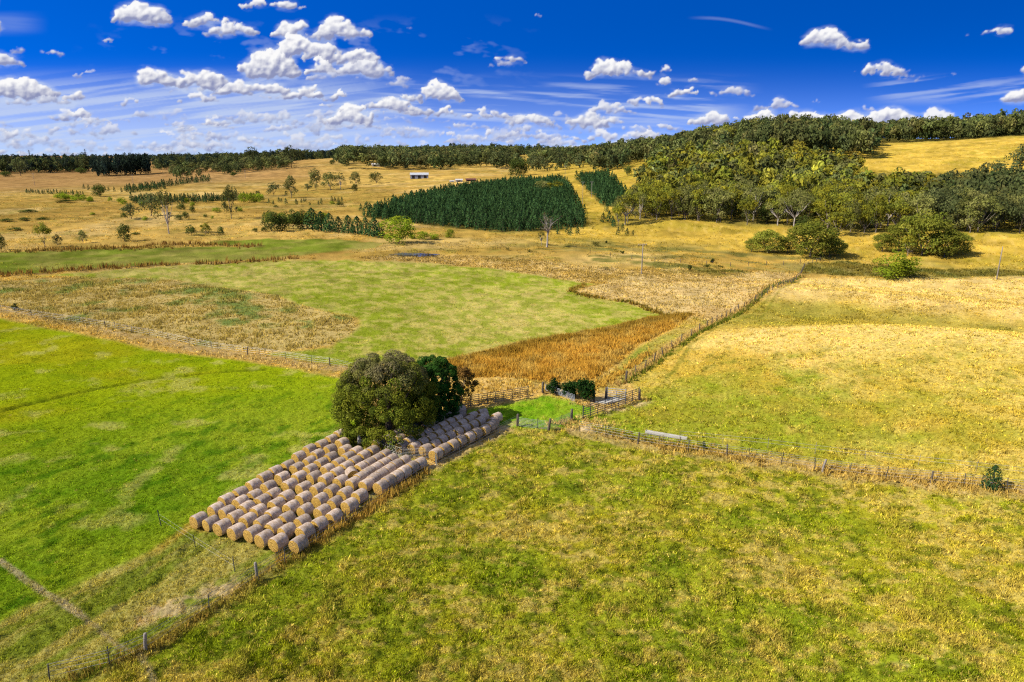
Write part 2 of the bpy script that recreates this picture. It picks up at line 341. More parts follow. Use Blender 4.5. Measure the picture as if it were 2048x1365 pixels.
A = lambda *v: np.array(v, float)
def ground_colour(x, y):
    x = np.asarray(x, float); y = np.asarray(y, float)
    d = np.hypot(x, y); az = np.arctan2(x, y)
    wob = (fbm(x / 9, y / 9, 3, 21) - .5)
    n1 = fbm(x / 1.1, y / 1.1, 3, 31); n2 = fbm(x / 6, y / 6, 4, 37); n3 = fbm(x / 32, y / 32, 3, 41); n4 = fbm(x / 130, y / 130, 4, 43)
    c = np.zeros(x.shape + (3,))
    def lay(col, w):
        c[:] = c * (1 - w[..., None]) + col * w[..., None]
    def mixc(a, b, t): return a + (b - a) * np.clip(t, 0, 1)[..., None]
    soft = .35 + d * .004
    def W(P, warp=1.6): return sstep(-1, 1, (sdist(x, y, P) + wob * warp * (1 + d * .008)) / soft)
    # far dry pasture
    far = mixc(A(.51, .33, .08), A(.39, .24, .052), sstep(.4, .62, n4) + (n3 - .5) * .8)
    far = mixc(far, A(.60, .43, .17), sstep(.5, .75, n3) * .5)
    far = mixc(far, A(.22, .19, .035), sstep(.55, .75, n2) * .55 + sstep(.58, .7, n4) * .2)
    c[:] = far
    lay(mixc(A(.30, .15, .06), A(.42, .25, .09), n4 * 1.6 - .3), sstep(600, 800, d) * sstep(-.2, -.35, az) * .8)
    # golden slopes below and above the wood
    gold = mixc(A(.44, .295, .045), A(.29, .22, .026), sstep(.40, .64, n3) * .8 + (n2 - .5) * 1.2)
    gold = mixc(gold, A(.5, .35, .09), sstep(.55, .75, n1) * .5)
    lay(gold, sstep(-.03, .1, az) * sstep(200, 250, d))
    lay(mixc(A(.44, .30, .10), A(.56, .41, .18), n2 * 2 - .6), W(Z_TANMID))
    lay(mixc(A(.14, .13, .03), A(.3, .22, .06), n2 * 2.4 - .8), sstep(.5, .62, fbm(x / 14, y / 5, 3, 77)) * sstep(165, 185, d) * sstep(260, 220, d) * sstep(-.1, .1, az))
    lay(mixc(A(.10, .11, .03), A(.24, .19, .05), n2 * 2.2 - .6), W(Z_GULLY))
    lay(mixc(A(.52, .38, .16), A(.42, .28, .10), n2 * 2 - .5 + (n3 - .5)), W(Z_PALE))
    # mown paddock and green strip
    mown = mixc(A(.21, .25, .018), A(.46, .37, .11), sstep(.36, .66, .35 * n1 + .65 * fbm(x / 1.7 + y / 9, y / 1.7, 4, 51)) * .7 + (n3 - .5) * .6)
    lay(mown, W(Z_MOWN, .8))
    lay(mixc(A(.15, .185, .018), A(.30, .26, .06), n2 * 1.8 - .55 + (n3 - .5)), W(Z_UPG, .8))
    weedy = mixc(A(.47, .35, .12), A(.17, .22, .05), sstep(.5, .64, n2 * .7 + n3 * .3))
    lay(weedy, W(Z_WEEDY, 1.2))
    # left pasture
    yg = sstep(95, 70, d) ; big = fbm(x / 22, y / 14, 4, 61)
    left = mixc(A(.26, .32, .006), A(.31, .31, .008), sstep(.42, .62, big))
    left = mixc(left, mixc(A(.125, .225, .008), A(.24, .30, .018), n2 * 2 - .5), yg * .9)
    left = mixc(left, A(.055, .14, .004), sstep(.48, .72, .5 * n1 + .5 * fbm((x * .86 - y * .5) / 1.2, (x * .5 + y * .86) / 3.5, 3, 68)) * (.3 + .45 * yg + .2 * sstep(62, 40, d)))  # dark green streaks, with tussock shade put into the colour
    left = mixc(left, A(.42, .38, .10), sstep(.6, .8, fbm(x / 3 , y / 3, 4, 66)) * .55)
    lay(left, W(Z_LEFT, .6))
    straw = mixc(A(.18, .215, .022), A(.42, .335, .10), .78 * sstep(.34, .66, fbm((x * .86 - y * .51) / 1.0, (x * .51 + y * .86) / 5.5, 3, 71)) * .9)
    lay(straw, W(Z_STRAW, 3.0))
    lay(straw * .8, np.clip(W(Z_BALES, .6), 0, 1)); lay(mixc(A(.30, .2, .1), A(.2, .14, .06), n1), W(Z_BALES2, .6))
    # foreground field: green near the bales, straw towards the right and back
    tr = np.clip((x + 8) / 45, -.4, 1) * .20 + sstep(48, 66, d) * .10
    f1 = fbm(x / .55, y / .55, 3, 81); f2 = fbm(x / 1.4, y / 1.4, 4, 83)
    fg = mixc(A(.185, .225, .012), A(.29, .25, .018), n2 * 1.8 - .5 + tr + (n3 - .5))
    fg = mixc(fg, A(.055, .085, .006), sstep(.48, .62, .5 * f2 + .5 * f1) * .65)
    fg = mixc(fg, A(.44, .325, .09), sstep(.50, .66, .45 * fbm(x / .8, y / .5, 3, 85) + .30 * fbm(x / 2.2, y / 1.6, 3, 87) + .25 * n2 + tr * .28) * .62)
    lay(fg, W(Z_FORE, .5))
    # right paddock: green by the pen, golden beyond
    gx = sstep(8, 36, np.hypot((x - 12) * .8, (y - 66) * 1.25) + (n3 - .5) * 14 - 5 * sstep(20, 60, x) * sstep(75, 60, y))
    rp = mixc(A(.15, .245, .010), A(.20, .2, .014), n2 * 2 - .5)
    rp = mixc(rp, mixc(A(.54, .38, .10), A(.42, .285, .045), sstep(.4, .66, n2) ), np.clip(gx * 1.25 + (fbm(x / 2.4, y / 2.4, 4, 91) - .5) * 1.6 - .12, 0, 1))
    rp = mixc(rp, A(.13, .14, .015), sstep(.6, .74, fbm(x / 1.5, y / 1.5, 4, 95)) * .6)
    rp = mixc(rp, A(.30, .26, .03), sstep(.5, .64, n3) * .4)
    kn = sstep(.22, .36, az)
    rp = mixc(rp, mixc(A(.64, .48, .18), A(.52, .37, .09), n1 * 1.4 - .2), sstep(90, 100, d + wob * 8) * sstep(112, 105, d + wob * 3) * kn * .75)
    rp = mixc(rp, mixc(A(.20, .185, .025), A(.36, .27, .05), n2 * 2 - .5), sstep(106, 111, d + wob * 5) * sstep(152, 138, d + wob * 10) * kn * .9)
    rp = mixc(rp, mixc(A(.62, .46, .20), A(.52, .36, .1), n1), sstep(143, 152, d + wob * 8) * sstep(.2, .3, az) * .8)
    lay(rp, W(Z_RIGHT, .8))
    lay(mixc(A(.40, .28, .12), A(.26, .19, .06), n1 * 1.6 - .3), sstep(.8, .2, ldist(x, y, L_FENCE_W[2]) - 1.0) * .7)
    lay(mixc(A(.46, .33, .15), A(.34, .23, .09), n1 * 1.6 - .3), sstep(1.0, .0, ldist(x, y, L_FENCE_W[0]) - .7) * .8)
    lay(mixc(A(.30, .23, .07), A(.2, .17, .03), n1 * 1.6 - .3), sstep(.5, .0, ldist(x, y, L_FENCE_W[1]) - .5) * .7)
    lay(mixc(A(.12, .26, .006), A(.22, .30, .02), n1 * 2 - .5), W(Z_PEN, .3))
    lay(mixc(A(.20, .22, .03), A(.40, .28, .07), n2 * 2.4 - .7), W(Z_LANE, .4))
    lay(mixc(A(.34, .18, .03), A(.50, .30, .06), n1), W(Z_RUSH, .6))
    for L in L_RUSH: lay(A(.14, .08, .03), sstep(2.2, .6, ldist(x, y, L) + wob * 3) * .8)
    for B in Z_BARE: lay(mixc(A(.42, .29, .15), A(.54, .40, .22), n1), W(B, 2.4) * sstep(.35, .6, n1) * .75)
    lay(A(.045, .065, .004), sstep(.8, .25, ldist(x, y, L_TRACK) + wob * .8) * .7)
    for L in L_COW: lay(mixc(A(.42, .33, .2), A(.25, .22, .1), n1), sstep(.32, .1, ldist(x, y, L) + wob * .35) * .85)
    for L in L_WHEEL: lay(A(.12, .13, .012), sstep(.5, .1, ldist(x, y, L) + wob * .6) * .5)
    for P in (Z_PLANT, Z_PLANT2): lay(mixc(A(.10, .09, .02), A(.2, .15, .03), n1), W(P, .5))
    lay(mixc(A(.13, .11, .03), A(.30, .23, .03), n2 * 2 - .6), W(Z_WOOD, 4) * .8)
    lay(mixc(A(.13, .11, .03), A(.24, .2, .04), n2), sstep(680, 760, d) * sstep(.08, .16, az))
    lay(A(.10, .08, .05), W(Z_POND, .2))
    md = fbm(x / 3.2, y / 3.2, 3, 131) - .5; fd = fbm(x / 11, y / 13, 4, 133) - .5
    c *= (1 + md * .7 * sstep(70, 160, d) + fd * .8 * sstep(140, 260, d))[..., None]
    return np.clip(c, 0, 1)

# ------------------------------------------------------------------ ground: one sheet out past the horizon
def micro(x, y):
    """tussock-sized unevenness of the ground"""
    d = np.hypot(x, y)
    near = sstep(150, 60, d)
    tus = fbm(x / .6, y / .6, 3, 101) - .5
    tus2 = fbm(x / 2.6, y / 2.6, 3, 103) - .5
    left = sstep(-1, 1, sdist(x, y, Z_LEFT)); right = sstep(-1, 1, sdist(x, y, Z_RIGHT))
    amp = .42 - .20 * left + .06 * right
    return near * (tus * amp + tus2 * .28 * (1 - .3 * left)) + (fbm(x / 5, y / 5, 3, 107) - .5) * .9 * sstep(90, 200, d) * sstep(900, 500, d) - .04
def build_ground():
    azs = np.concatenate([np.radians(np.linspace(-180, -62, 60)), np.radians(np.arange(-60, -45, .6)), np.radians(np.arange(-45, 45.01, .085)), np.radians(np.arange(45.6, 60.1, .6)), np.radians(np.linspace(62, 180, 60))])
    inv = np.linspace(1 / 27.0, 1 / 310.0, 520)
    ds = np.concatenate([[.5, 4, 10, 18, 23], 1 / inv, np.exp(np.linspace(math.log(313), math.log(1700), 190)), np.exp(np.linspace(math.log(1800), math.log(5600), 24))])
    D, AZ = np.meshgrid(ds, azs, indexing='ij')
    x, y = (np.sin(AZ) * D).ravel(), (np.cos(AZ) * D).ravel()
    d = D.ravel()
    z = zat(x, y)
    z = z + micro(x, y)
    z = z - .25 * sstep(.45, .1, ldist(x, y, L_TRACK)) - .04
    z = np.where(sdist(x, y, Z_POND) > -.3, float(zat(*Z_POND.mean(0))) - .6, z)
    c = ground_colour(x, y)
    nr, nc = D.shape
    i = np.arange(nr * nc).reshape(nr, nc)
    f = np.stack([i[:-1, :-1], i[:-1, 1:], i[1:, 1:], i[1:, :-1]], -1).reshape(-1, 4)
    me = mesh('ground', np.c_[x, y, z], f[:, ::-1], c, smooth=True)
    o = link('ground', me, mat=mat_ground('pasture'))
    tag(o, 'rolling pasture of green and dry golden grass running to the wooded hills', 'ground', kind='structure')
build_ground()

# ------------------------------------------------------------------ sky with clouds (far dome patch; the Nishita sky shows between the clouds)
def build_sky():
    azs = np.radians(np.concatenate([np.arange(-62, -42, .25), np.arange(-42, 42, .062), np.arange(42, 62.1, .25)]))
    els = np.radians(np.concatenate([np.arange(-1.5, 13.5, .062), np.arange(13.6, 40, .3)]))
    EL, AZ = np.meshgrid(els, azs, indexing='ij')
    dx, dy, dz = np.sin(AZ) * np.cos(EL), np.cos(AZ) * np.cos(EL), np.sin(EL)
    fw = dy * math.cos(TH) - dz * math.sin(TH); up = dy * math.sin(TH) + dz * math.cos(TH)
    PX, PY = CX + F * dx / fw, CY - F * up / fw
    r2 = np.random.default_rng(5)
    cl = [  # centre x, base y, width, height, solidity
        (288, 42, 118, 52, 1), (300, 50, 40, 22, .6), (418, 45, 92, 25, 1), (463, 66, 96, 32, 1), (546, 13, 118, 26, 1), (585, 70, 78, 34, 1), (680, 72, 100, 44, 1),
        (545, 145, 108, 66, 1), (590, 112, 90, 52, 1), (645, 116, 78, 50, 1), (712, 122, 80, 44, 1), (642, 143, 50, 36, 1), (730, 147, 112, 42, .9), (665, 160, 90, 22, .5), (800, 170, 40, 24, .5),
        (308, 165, 84, 40, 1), (392, 168, 108, 42, 1), (400, 202, 96, 26, .9), (470, 186, 80, 34, 1), (528, 184, 90, 36, 1), (612, 194, 76, 36, 1), (671, 195, 34, 20, 1), (430, 180, 200, 14, .6), (575, 196, 120, 14, .6),
        (50, 190, 130, 48, 1), (15, 185, 70, 44, 1), (95, 205, 90, 30, .7), (152, 195, 50, 24, 1), (25, 206, 70, 16, .6), (252, 206, 40, 17, .9), (187, 150, 74, 12, .5), (108, 104, 36, 13, .9), (8, 128, 56, 38, .9), (213, 81, 20, 10, .7), (37, 98, 26, 12, .6),
        (146, 236, 90, 26, .9), (192, 243, 64, 14, .6), (415, 247, 52, 15, 1), (697, 244, 104, 40, 1), (700, 225, 40, 26, 1), (652, 213, 30, 15, .9), (735, 240, 40, 12, .8), (872, 194, 94, 34, 1), (772, 217, 100, 36, 1), (812, 200, 70, 22, .9), (865, 226, 96, 27, 1), (970, 233, 90, 24, .9), (770, 205, 50, 18, .7),
        (1237, 150, 140, 36, 1), (1205, 145, 80, 28, 1), (1327, 143, 28, 15, .9), (1328, 169, 42, 18, .9), (1365, 188, 60, 21, 1), (1304, 208, 60, 20, 1), (1276, 206, 34, 15, .8), (1465, 189, 80, 25, .7), (1386, 160, 18, 9, .8),
        (1655, 88, 112, 38, 1), (1712, 93, 76, 28, 1), (1766, 143, 90, 27, 1), (1800, 146, 40, 16, .8), (1940, 68, 22, 11, .8), (2004, 67, 76, 18, .9), (1796, 156, 34, 12, .5), (1845, 156, 46, 12, .5), (1903, 152, 32, 13, .6), (2040, 202, 70, 34, 1), (1709, 140, 12, 7, .6),
        (1445, 242, 56, 26, 1), (1530, 248, 96, 36, 1), (1560, 215, 90, 26, .7), (1600, 248, 110, 42, 1), (1690, 248, 100, 40, 1), (1790, 250, 100, 50, 1), (1745, 250, 90, 34, 1), (1880, 250, 90, 38, .9), (1960, 250, 110, 36, .9), (2050, 250, 110, 36, .9), (1640, 205, 30, 12, .7), (1720, 222, 60, 16, .5),
        (1060, 248, 96, 32, .9), (1030, 240, 50, 20, .8), (1175, 250, 90, 34, .9), (1226, 246, 50, 20, .9), (1022, 118, 46, 20, .9), (1000, 130, 46, 18, .5), (1110, 275, 90, 20, .7), (1210, 280, 120, 24, .8), (1290, 278, 110, 26, .8), (1340, 284, 80, 20, .7), (1000, 270, 60, 22, .8), (970, 280, 60, 16, .8), (820, 58, 20, 9, .5), (1073, 30, 24, 8, .5)]
    for _ in range(230):
        px = r2.uniform(-250, 1250); py = 225 + 88 * r2.random() ** .8
        w = r2.uniform(26, 100); cl.append((px, py, w, w * r2.uniform(.16, .30), r2.uniform(.3, .8)))
    for _ in range(30):
        px = r2.uniform(1250, 2400); py = r2.uniform(240, 300)
        w = r2.uniform(30, 90); cl.append((px, py, w, w * r2.uniform(.2, .4), r2.uniform(.6, .95)))
    for _ in range(60):  # beyond the frame
        px = r2.choice([r2.uniform(-900, -40), r2.uniform(2080, 2900)]); py = r2.uniform(-100, 230)
        w = r2.uniform(40, 150); cl.append((px, py, w, w * r2.uniform(.25, .45), r2.uniform(.7, 1)))
    for _ in range(40):
        px = r2.uniform(-300, 2300); py = r2.uniform(-700, -30)
        w = r2.uniform(80, 260); cl.append((px, py, w, w * r2.uniform(.3, .5), r2.uniform(.7, 1)))
    wx = PX + (fbm(PX / 30, PY / 22, 5, 201) - .5) * 38 + (fbm(PX / 8, PY / 7, 2, 203) - .5) * 9
    wy = PY + (fbm(PX / 30, PY / 22, 5, 205) - .5) * 22 + (fbm(PX / 8, PY / 7, 2, 207) - .5) * 7
    T = np.zeros(PX.shape); S = np.zeros(PX.shape); REL = np.zeros(PX.shape)
    flatX, flatY = azs, els
    px_ax = PX[0]; py_ax = PY[:, len(azs) // 2]
    for (cx, by, w, h, so) in cl:
        w, h = w * 1.12, h * 1.12; by += h * .06
        az0 = math.atan((cx - CX) / F)
        # box in grid indices
        X0, Y0, Z0 = pdir(cx, by - h / 2); l0 = math.sqrt(X0 ** 2 + Y0 ** 2 + Z0 ** 2)
        a0, e0 = math.atan2(X0, Y0), math.asin(Z0 / l0)
        ra, re = (w * .9 + 30) / F, (h * 1.3 + 30) / F
        j0, j1 = np.searchsorted(azs, [a0 - ra, a0 + ra]); i0, i1 = np.searchsorted(els, [e0 - re, e0 + re])
        if j1 <= j0 or i1 <= i0: continue
        sx, sy = wx[i0:i1, j0:j1], wy[i0:i1, j0:j1]
        npf = int(5 + w / 9)
        t = np.zeros(sx.shape)
        for k in range(npf):
            u = r2.uniform(-1, 1)
            prof = (1 - abs(u) ** 1.8) * (.6 + .4 * r2.random())
            r = max(3.0, h * r2.uniform(.22, .42) * (.45 + .55 * prof))
            cyk = by - r * .7 - r2.random() * max(0, h * prof - 1.5 * r)
            q = 1 - (((sx - cx - u * (w / 2 - r * .8)) / 1.35) ** 2 + ((sy - cyk) * 1.12) ** 2) / (r * r)
            t = np.maximum(t, np.sqrt(np.clip(q, 0, 1)) * (.30 + .70 * min(r / 15, 1.3)))
        # flat base
        t *= sstep(by + h * .16, by - h * .06, sy)
        tt = t * (.55 + .45 * so)
        upd = tt > T[i0:i1, j0:j1]
        T[i0:i1, j0:j1] = np.where(upd, tt, T[i0:i1, j0:j1]); S[i0:i1, j0:j1] = np.where(upd, so, S[i0:i1, j0:j1])
        REL[i0:i1, j0:j1] = np.where(upd, np.clip((by - PY[i0:i1, j0:j1]) / h, 0, 1), REL[i0:i1, j0:j1])
    det = fbm(PX / 7, PY / 6, 4, 211)
    Tn = T * (1 + (det - .5) * 1.2) + (det - .5) * .28 * (T > 0)
    def blur(a, n):
        for ax in (0, 1):
            k = np.cumsum(np.concatenate([np.zeros_like(np.take(a, [0], ax)), np.pad(a, [(n, n) if q == ax else (0, 0) for q in (0, 1)], mode='edge')], ax), ax)
            m = a.shape[ax]; w_ = 2 * n + 1
            a = (np.take(k, np.arange(w_, w_ + m), ax) - np.take(k, np.arange(0, m), ax)) / w_
        return a
    alpha = sstep(.02, .52, blur(Tn, 1) + (fbm(PX / 16, PY / 8, 5, 241) - .5) * .8 * (T > 0)) * (.35 + .65 * S)
    halo = sstep(.10, .55, blur(T, 7) * (.2 + 1.6 * fbm(PX / 20, PY / 7, 5, 243)))
    Tb = blur(Tn, 2)
    gy, gx = np.gradient(Tb)
    lit = (-gx * -.75 + -gy * .75) * 7.0   # light from the left and above
    light = np.clip(.62 + lit * .5 + (REL - .42) * .95 + (det - .5) * .6, 0, 1)
    light = light * (.5 + .5 * S)
    shade = np.array([.27, .30, .50]); white = np.array([.97, .965, .97])
    colr = shade + (white - shade) * light[..., None]
    # thin high streaks and horizon veil
    band = lambda x0, x1, y0, y1, sft=40: sstep(x0 - sft * 3, x0 + sft * 3, PX) * sstep(x1 + sft * 3, x1 - sft * 3, PX) * sstep(y0 - sft, y0 + sft, PY) * sstep(y1 + sft, y1 - sft, PY)
    st = fbm((PX + PY * .9) / 190, (PY - PX * .06) / 11, 4, 221); st2 = fbm((PX - PY) / 260, (PY + PX * .12) / 9, 4, 223)
    ci = band(-400, 760, 165, 300) * (.34 + .62 * sstep(.36, .66, st2)) + band(760, 1460, 165, 250, 25) * sstep(.42, .74, st) * .75 + band(1760, 2300, 155, 200, 14) * sstep(.42, .7, st2) * .55 + band(-300, 60, 30, 60, 14) * .5 * st
    ci += sstep(.62, .8, fbm((PX + PY) / 60, (PY - PX * .3) / 26, 4, 227)) * band(250, 1000, 60, 170) * .25
    ci += sstep(5, 0, np.abs(PY - (34 + (PX - 1384) * .12 + 5 * np.sin(PX / 40)))) * band(1400, 1520, 20, 70, 10) * .22
    veil = sstep(90, 330, PY) ** 1.4 * (.36 + .42 * sstep(1700, 300, PX)) + sstep(240, 330, PY) * .12
    ci = np.clip(ci * .85, 0, .85)
    cic = np.array([.55, .65, .88])
    ci = np.clip(ci + halo * .5, 0, .9)
    a2 = 1 - (1 - ci) * (1 - veil)
    at_ = 1 - (1 - alpha) * (1 - a2)
    colo = (colr * alpha[..., None] + cic * ((1 - alpha) * a2)[..., None]) / np.maximum(at_, 1e-4)[..., None]
    dd = 20000.0
    i = np.arange(PX.size).reshape(PX.shape)
    f = np.stack([i[:-1, :-1], i[:-1, 1:], i[1:, 1:], i[1:, :-1]], -1).reshape(-1, 4)
    me = mesh('sky', np.c_[dx.ravel() * dd, dy.ravel() * dd, dz.ravel() * dd], f, np.c_[colo.reshape(-1, 3), at_.ravel()])
    m, n, l, out = nodes_of('clouds')
    a = n.new('ShaderNodeAttribute'); a.attribute_name = 'Col'
    e = n.new('ShaderNodeEmission'); e.inputs['Strength'].default_value = 1.0 / 2 ** EXPO
    t = n.new('ShaderNodeBsdfTransparent'); mx = n.new('ShaderNodeMixShader')
    l.new(a.outputs['Color'], e.inputs['Color']); l.new(a.outputs['Alpha'], mx.inputs[0])
    l.new(t.outputs[0], mx.inputs[1]); l.new(e.outputs[0], mx.inputs[2]); l.new(mx.outputs[0], out.inputs[0])
    o = link('sky', me, mat=m)
    tag(o, 'deep blue sky with scattered white cumulus clouds and thin streaks', 'sky', kind='structure')
build_sky()

# ------------------------------------------------------------------ foliage arrays
def unit(v): return v / (np.linalg.norm(v, axis=-1, keepdims=True) + 1e-9)
def leaf_quads(c, nrm, size, asp=.62):
    n = len(c); nrm = unit(nrm)
    t1 = unit(np.cross(nrm, rng.normal(size=(n, 3)))); t2 = np.cross(nrm, t1)
    s = np.broadcast_to(np.asarray(size, float), (n,))[:, None]
    v = np.stack([c - t1 * s * .5, c - t2 * s * asp * .5 + nrm * s * .08, c + t1 * s * .5, c + t2 * s * asp * .5 + nrm * s * .08], 1).reshape(-1, 3)
    return v, np.arange(4 * n).reshape(n, 4)
def clumps(cc, rad, n, size, up=.35, rough=.65, shell=(.72, 1.05)):
    """leaf quads spread over ellipsoid clumps; returns verts, faces, clump index per vertex"""
    cc = np.asarray(cc, float); m = len(cc)
    rad = np.broadcast_to(np.asarray(rad, float).reshape(-1, 3) if np.ndim(rad) > 1 else np.asarray(rad, float), (m, 3))
    k = np.repeat(np.arange(m), n)
    d = unit(rng.normal(size=(len(k), 3)) + np.array([0, 0, up]))
    pos = cc[k] + d * rad[k] * rng.uniform(shell[0], shell[1], (len(k), 1))
    v, f = leaf_quads(pos, d + rng.normal(size=d.shape) * rough * .6, size * rng.uniform(.7, 1.35, len(k)))
    return v, f, np.repeat(k, 4)
def cols_for(k, palette, leafvar=.25, m=None):
    """a colour per clump from the palette, varied per leaf"""
    palette = np.asarray(palette, float)
    m = k.max() + 1
    w = rng.dirichlet(np.ones(len(palette)) * .7, m)
    base = (w @ palette) * rng.uniform(.8, 1.2, (m, 1))
    return base[k] * np.repeat(rng.uniform(1 - leafvar, 1 + leafvar, len(k) // 4), 4)[:, None]

GUM = [[.22, .23, .028], [.14, .165, .03], [.31, .275, .026]]
GUMG = [[.15, .16, .045], [.21, .20, .07], [.11, .125, .03]]
DARK = [[.065, .095, .022], [.10, .125, .026], [.045, .065, .018]]
NAVY = [[.03, .05, .035], [.045, .06, .035], [.025, .04, .03]]
LIME = [[.24, .30, .02], [.30, .33, .03], [.16, .24, .02]]
PINE = [[.038, .085, .026], [.07, .125, .034], [.026, .06, .022]]

def gum_parts(seed, cb=.35, ncl=16, cr=.17, flat=.7, nleaf=60, ls=.055, pal=GUM, lean=.0, limbs=6, trunk_r=.016, low=0.0, fill=.45, skirt=.25):
    """a broadleaf tree of height 1 and crown width 1: trunk MB, crown arrays"""
    global rng
    keep = rng; rng = np.random.default_rng(seed)
    a = rng.uniform(0, 2 * math.pi, ncl); rr = np.sqrt(rng.uniform(.02, 1, ncl)) * (.5 - cr * .75)
    top = 1 - cr * flat
    hull = np.sqrt(np.clip(1 - (rr / .52) ** 2, 0, 1))
    cz = cb + (top - cb) * (hull * rng.uniform(fill, 1, ncl) + (1 - hull) * rng.uniform(low, .35, ncl))
    sk = rng.random(ncl) < skirt; cz = np.where(sk, cb * .6 + (cz - cb * .6) * rng.uniform(.1, .8, ncl), cz); cz = np.maximum(cz, cr * flat * .7)
    cc = np.c_[np.cos(a) * rr + lean * cz, np.sin(a) * rr, cz]
    cc[0] = (lean * top, 0, top)
    rad = np.c_[np.ones(ncl), np.ones(ncl), np.ones(ncl) * flat] * (cr * rng.uniform(.7, 1.2, ncl))[:, None]
    v, f, k = clumps(cc, rad, nleaf, ls)
    c = cols_for(k, pal)
    mb = MB()
    fork = max(.12, cb * rng.uniform(.45, .75))
    mb.tube([(0, 0, -.02), (lean * fork * .4, .008, fork * .5), (lean * fork, 0, fork)], [trunk_r * 1.35, trunk_r, trunk_r * .85], 6)
    for i in rng.choice(ncl, min(limbs, ncl), replace=False):
        p0 = np.array([lean * fork, 0, fork]); p1 = cc[i] - np.array([0, 0, rad[i, 2] * .2])
        mid = p0 * .45 + p1 * .55 + np.array([0, 0, -.03])
        mb.tube([p0 - (0, 0, .02), mid, p1], [trunk_r * .7, trunk_r * .45, trunk_r * .18], 5)
    rng = keep
    return mb, (v, f, c)
def pine_arr(seed, n=170, ls=.16, pal=PINE, fat=.5, tip=.35):
    global rng
    keep = rng; rng = np.random.default_rng(seed)
    t = rng.uniform(0, 1, n) ** .8
    h = .04 + .94 * t
    r = fat * (1 - t ** (1 + tip)) ** .75 * rng.uniform(.55, 1.05, n)
    a = rng.uniform(0, 2 * math.pi, n)
    pos = np.c_[np.cos(a) * r, np.sin(a) * r, h]
    nr = np.c_[np.cos(a), np.sin(a), np.full(n, .55)] + rng.normal(size=(n, 3)) * .35
    v, f = leaf_quads(pos, nr, ls * rng.uniform(.7, 1.3, n) * (1.1 - .5 * t))
    c = cols_for(np.repeat(np.arange(n) // 12, 4), pal, .3)
    rng = keep
    return v, f, c
def merged(protos, pos, scl, rot, tint=None, which=None):
    """one mesh's arrays out of many transformed copies"""
    vs_, fs_, cs_ = [], [], []; n0 = 0
    which = rng.integers(0, len(protos), len(pos)) if which is None else which
    for p, (v, f, c) in enumerate(protos):
        k = np.where(which == p)[0]
        if not len(k): continue
        ca, sa = np.cos(rot[k])[:, None], np.sin(rot[k])[:, None]
        x = (v[None, :, 0] * ca - v[None, :, 1] * sa) * scl[k, 0:1] + pos[k, 0:1]
        y = (v[None, :, 0] * sa + v[None, :, 1] * ca) * scl[k, 0:1] + pos[k, 1:2]
        z = v[None, :, 2] * scl[k, 1:2] + pos[k, 2:3]
        vs_.append(np.stack([x, y, z], -1).reshape(-1, 3))
        fs_.append((f[None] + (np.arange(len(k)) * len(v))[:, None, None] + n0).reshape(-1, f.shape[1]))
        tc = c[None] * (tint[k][:, None, :] if tint is not None else 1)
        cs_.append(np.broadcast_to(tc, (len(k),) + c.shape).reshape(-1, 3)); n0 += len(k) * len(v)
    return np.concatenate(vs_), np.concatenate(fs_), np.concatenate(cs_)

M_LEAF = mat_leaf('leaves', mul=(1.25, 1.22, 1.1), up=.55, trans=.35); M_LEAFF = mat_leaf('far leaves', vary=0.0, trans=.25, up=.55)
M_NEEDLE = mat_leaf('needles', trans=.2, vary=.4, up=.3)
M_BARK = mat_plain('pale bark', (.30, .25, .20), (.48, .43, .37), 14)
M_BARKM = mat_plain('grey brown bark', (.13, .10, .075), (.26, .22, .18), 12)
M_BARKD = mat_plain('dark bark', (.06, .045, .03), (.12, .09, .06), 10)
M_WOOD = mat_plain('weathered post wood', (.07, .055, .04), (.15, .12, .09), 9, stretch=(4, 4, 1))
M_PALEWOOD = mat_plain('grey post wood', (.20, .17, .14), (.32, .28, .23), 9, stretch=(4, 4, 1))
M_STEEL = mat_plain('galvanised steel', (.28, .30, .33), (.38, .40, .43), 8, .5, .4)
M_DSTEEL = mat_plain('dark steel', (.07, .07, .075), (.12, .12, .12), 8, .6, .3)
M_WIRE = mat_plain('wire', (.25, .25, .25), (.35, .34, .33), 8, .5, .5)
M_RUSTY = mat_plain('rusty rail', (.16, .11, .08), (.24, .18, .14), 7, .7)

class Proto:
    def __init__(s, name, seed, bark=M_BARK, **kw):
        s.mb, (v, f, c) = gum_parts(seed, **kw)
        s.trunk = s.mb.mesh('trunk', True); s.trunk.materials.append(bark)
        s.crown = mesh('crown', v, f, c); s.crown.materials.append(M_LEAF)
        s.arr = (v, f, c)
class PProto:
    def __init__(s, seed, mat=M_NEEDLE, bark=M_BARKD, **kw):
        v, f, c = pine_arr(seed, **kw)
        s.crown = mesh('crown', v, f, c); s.crown.materials.append(mat)
        s.trunk = MB().tube([(0, 0, -.02), (0, 0, .5), (0, 0, .92)], [.035, .022, .006], 6).mesh('trunk', True); s.trunk.materials.append(bark)
def plant(name, proto, p, h, w, label, cat='tree', group=None):
    t = thing(name, label, cat, (p[0], p[1], p[2] - .05), rng.uniform(0, 6.28), group, (w, w, h))
    link('trunk', proto.trunk, t); link('crown', proto.crown, t)
    return t
def plant_px(name, proto, px, py, hpx, wpx, label, cat='tree', group=None):
    p = at1(px, py)
    return plant(name, proto, p, metres(hpx, p) * 1.02, metres(wpx, p), label, cat, group)

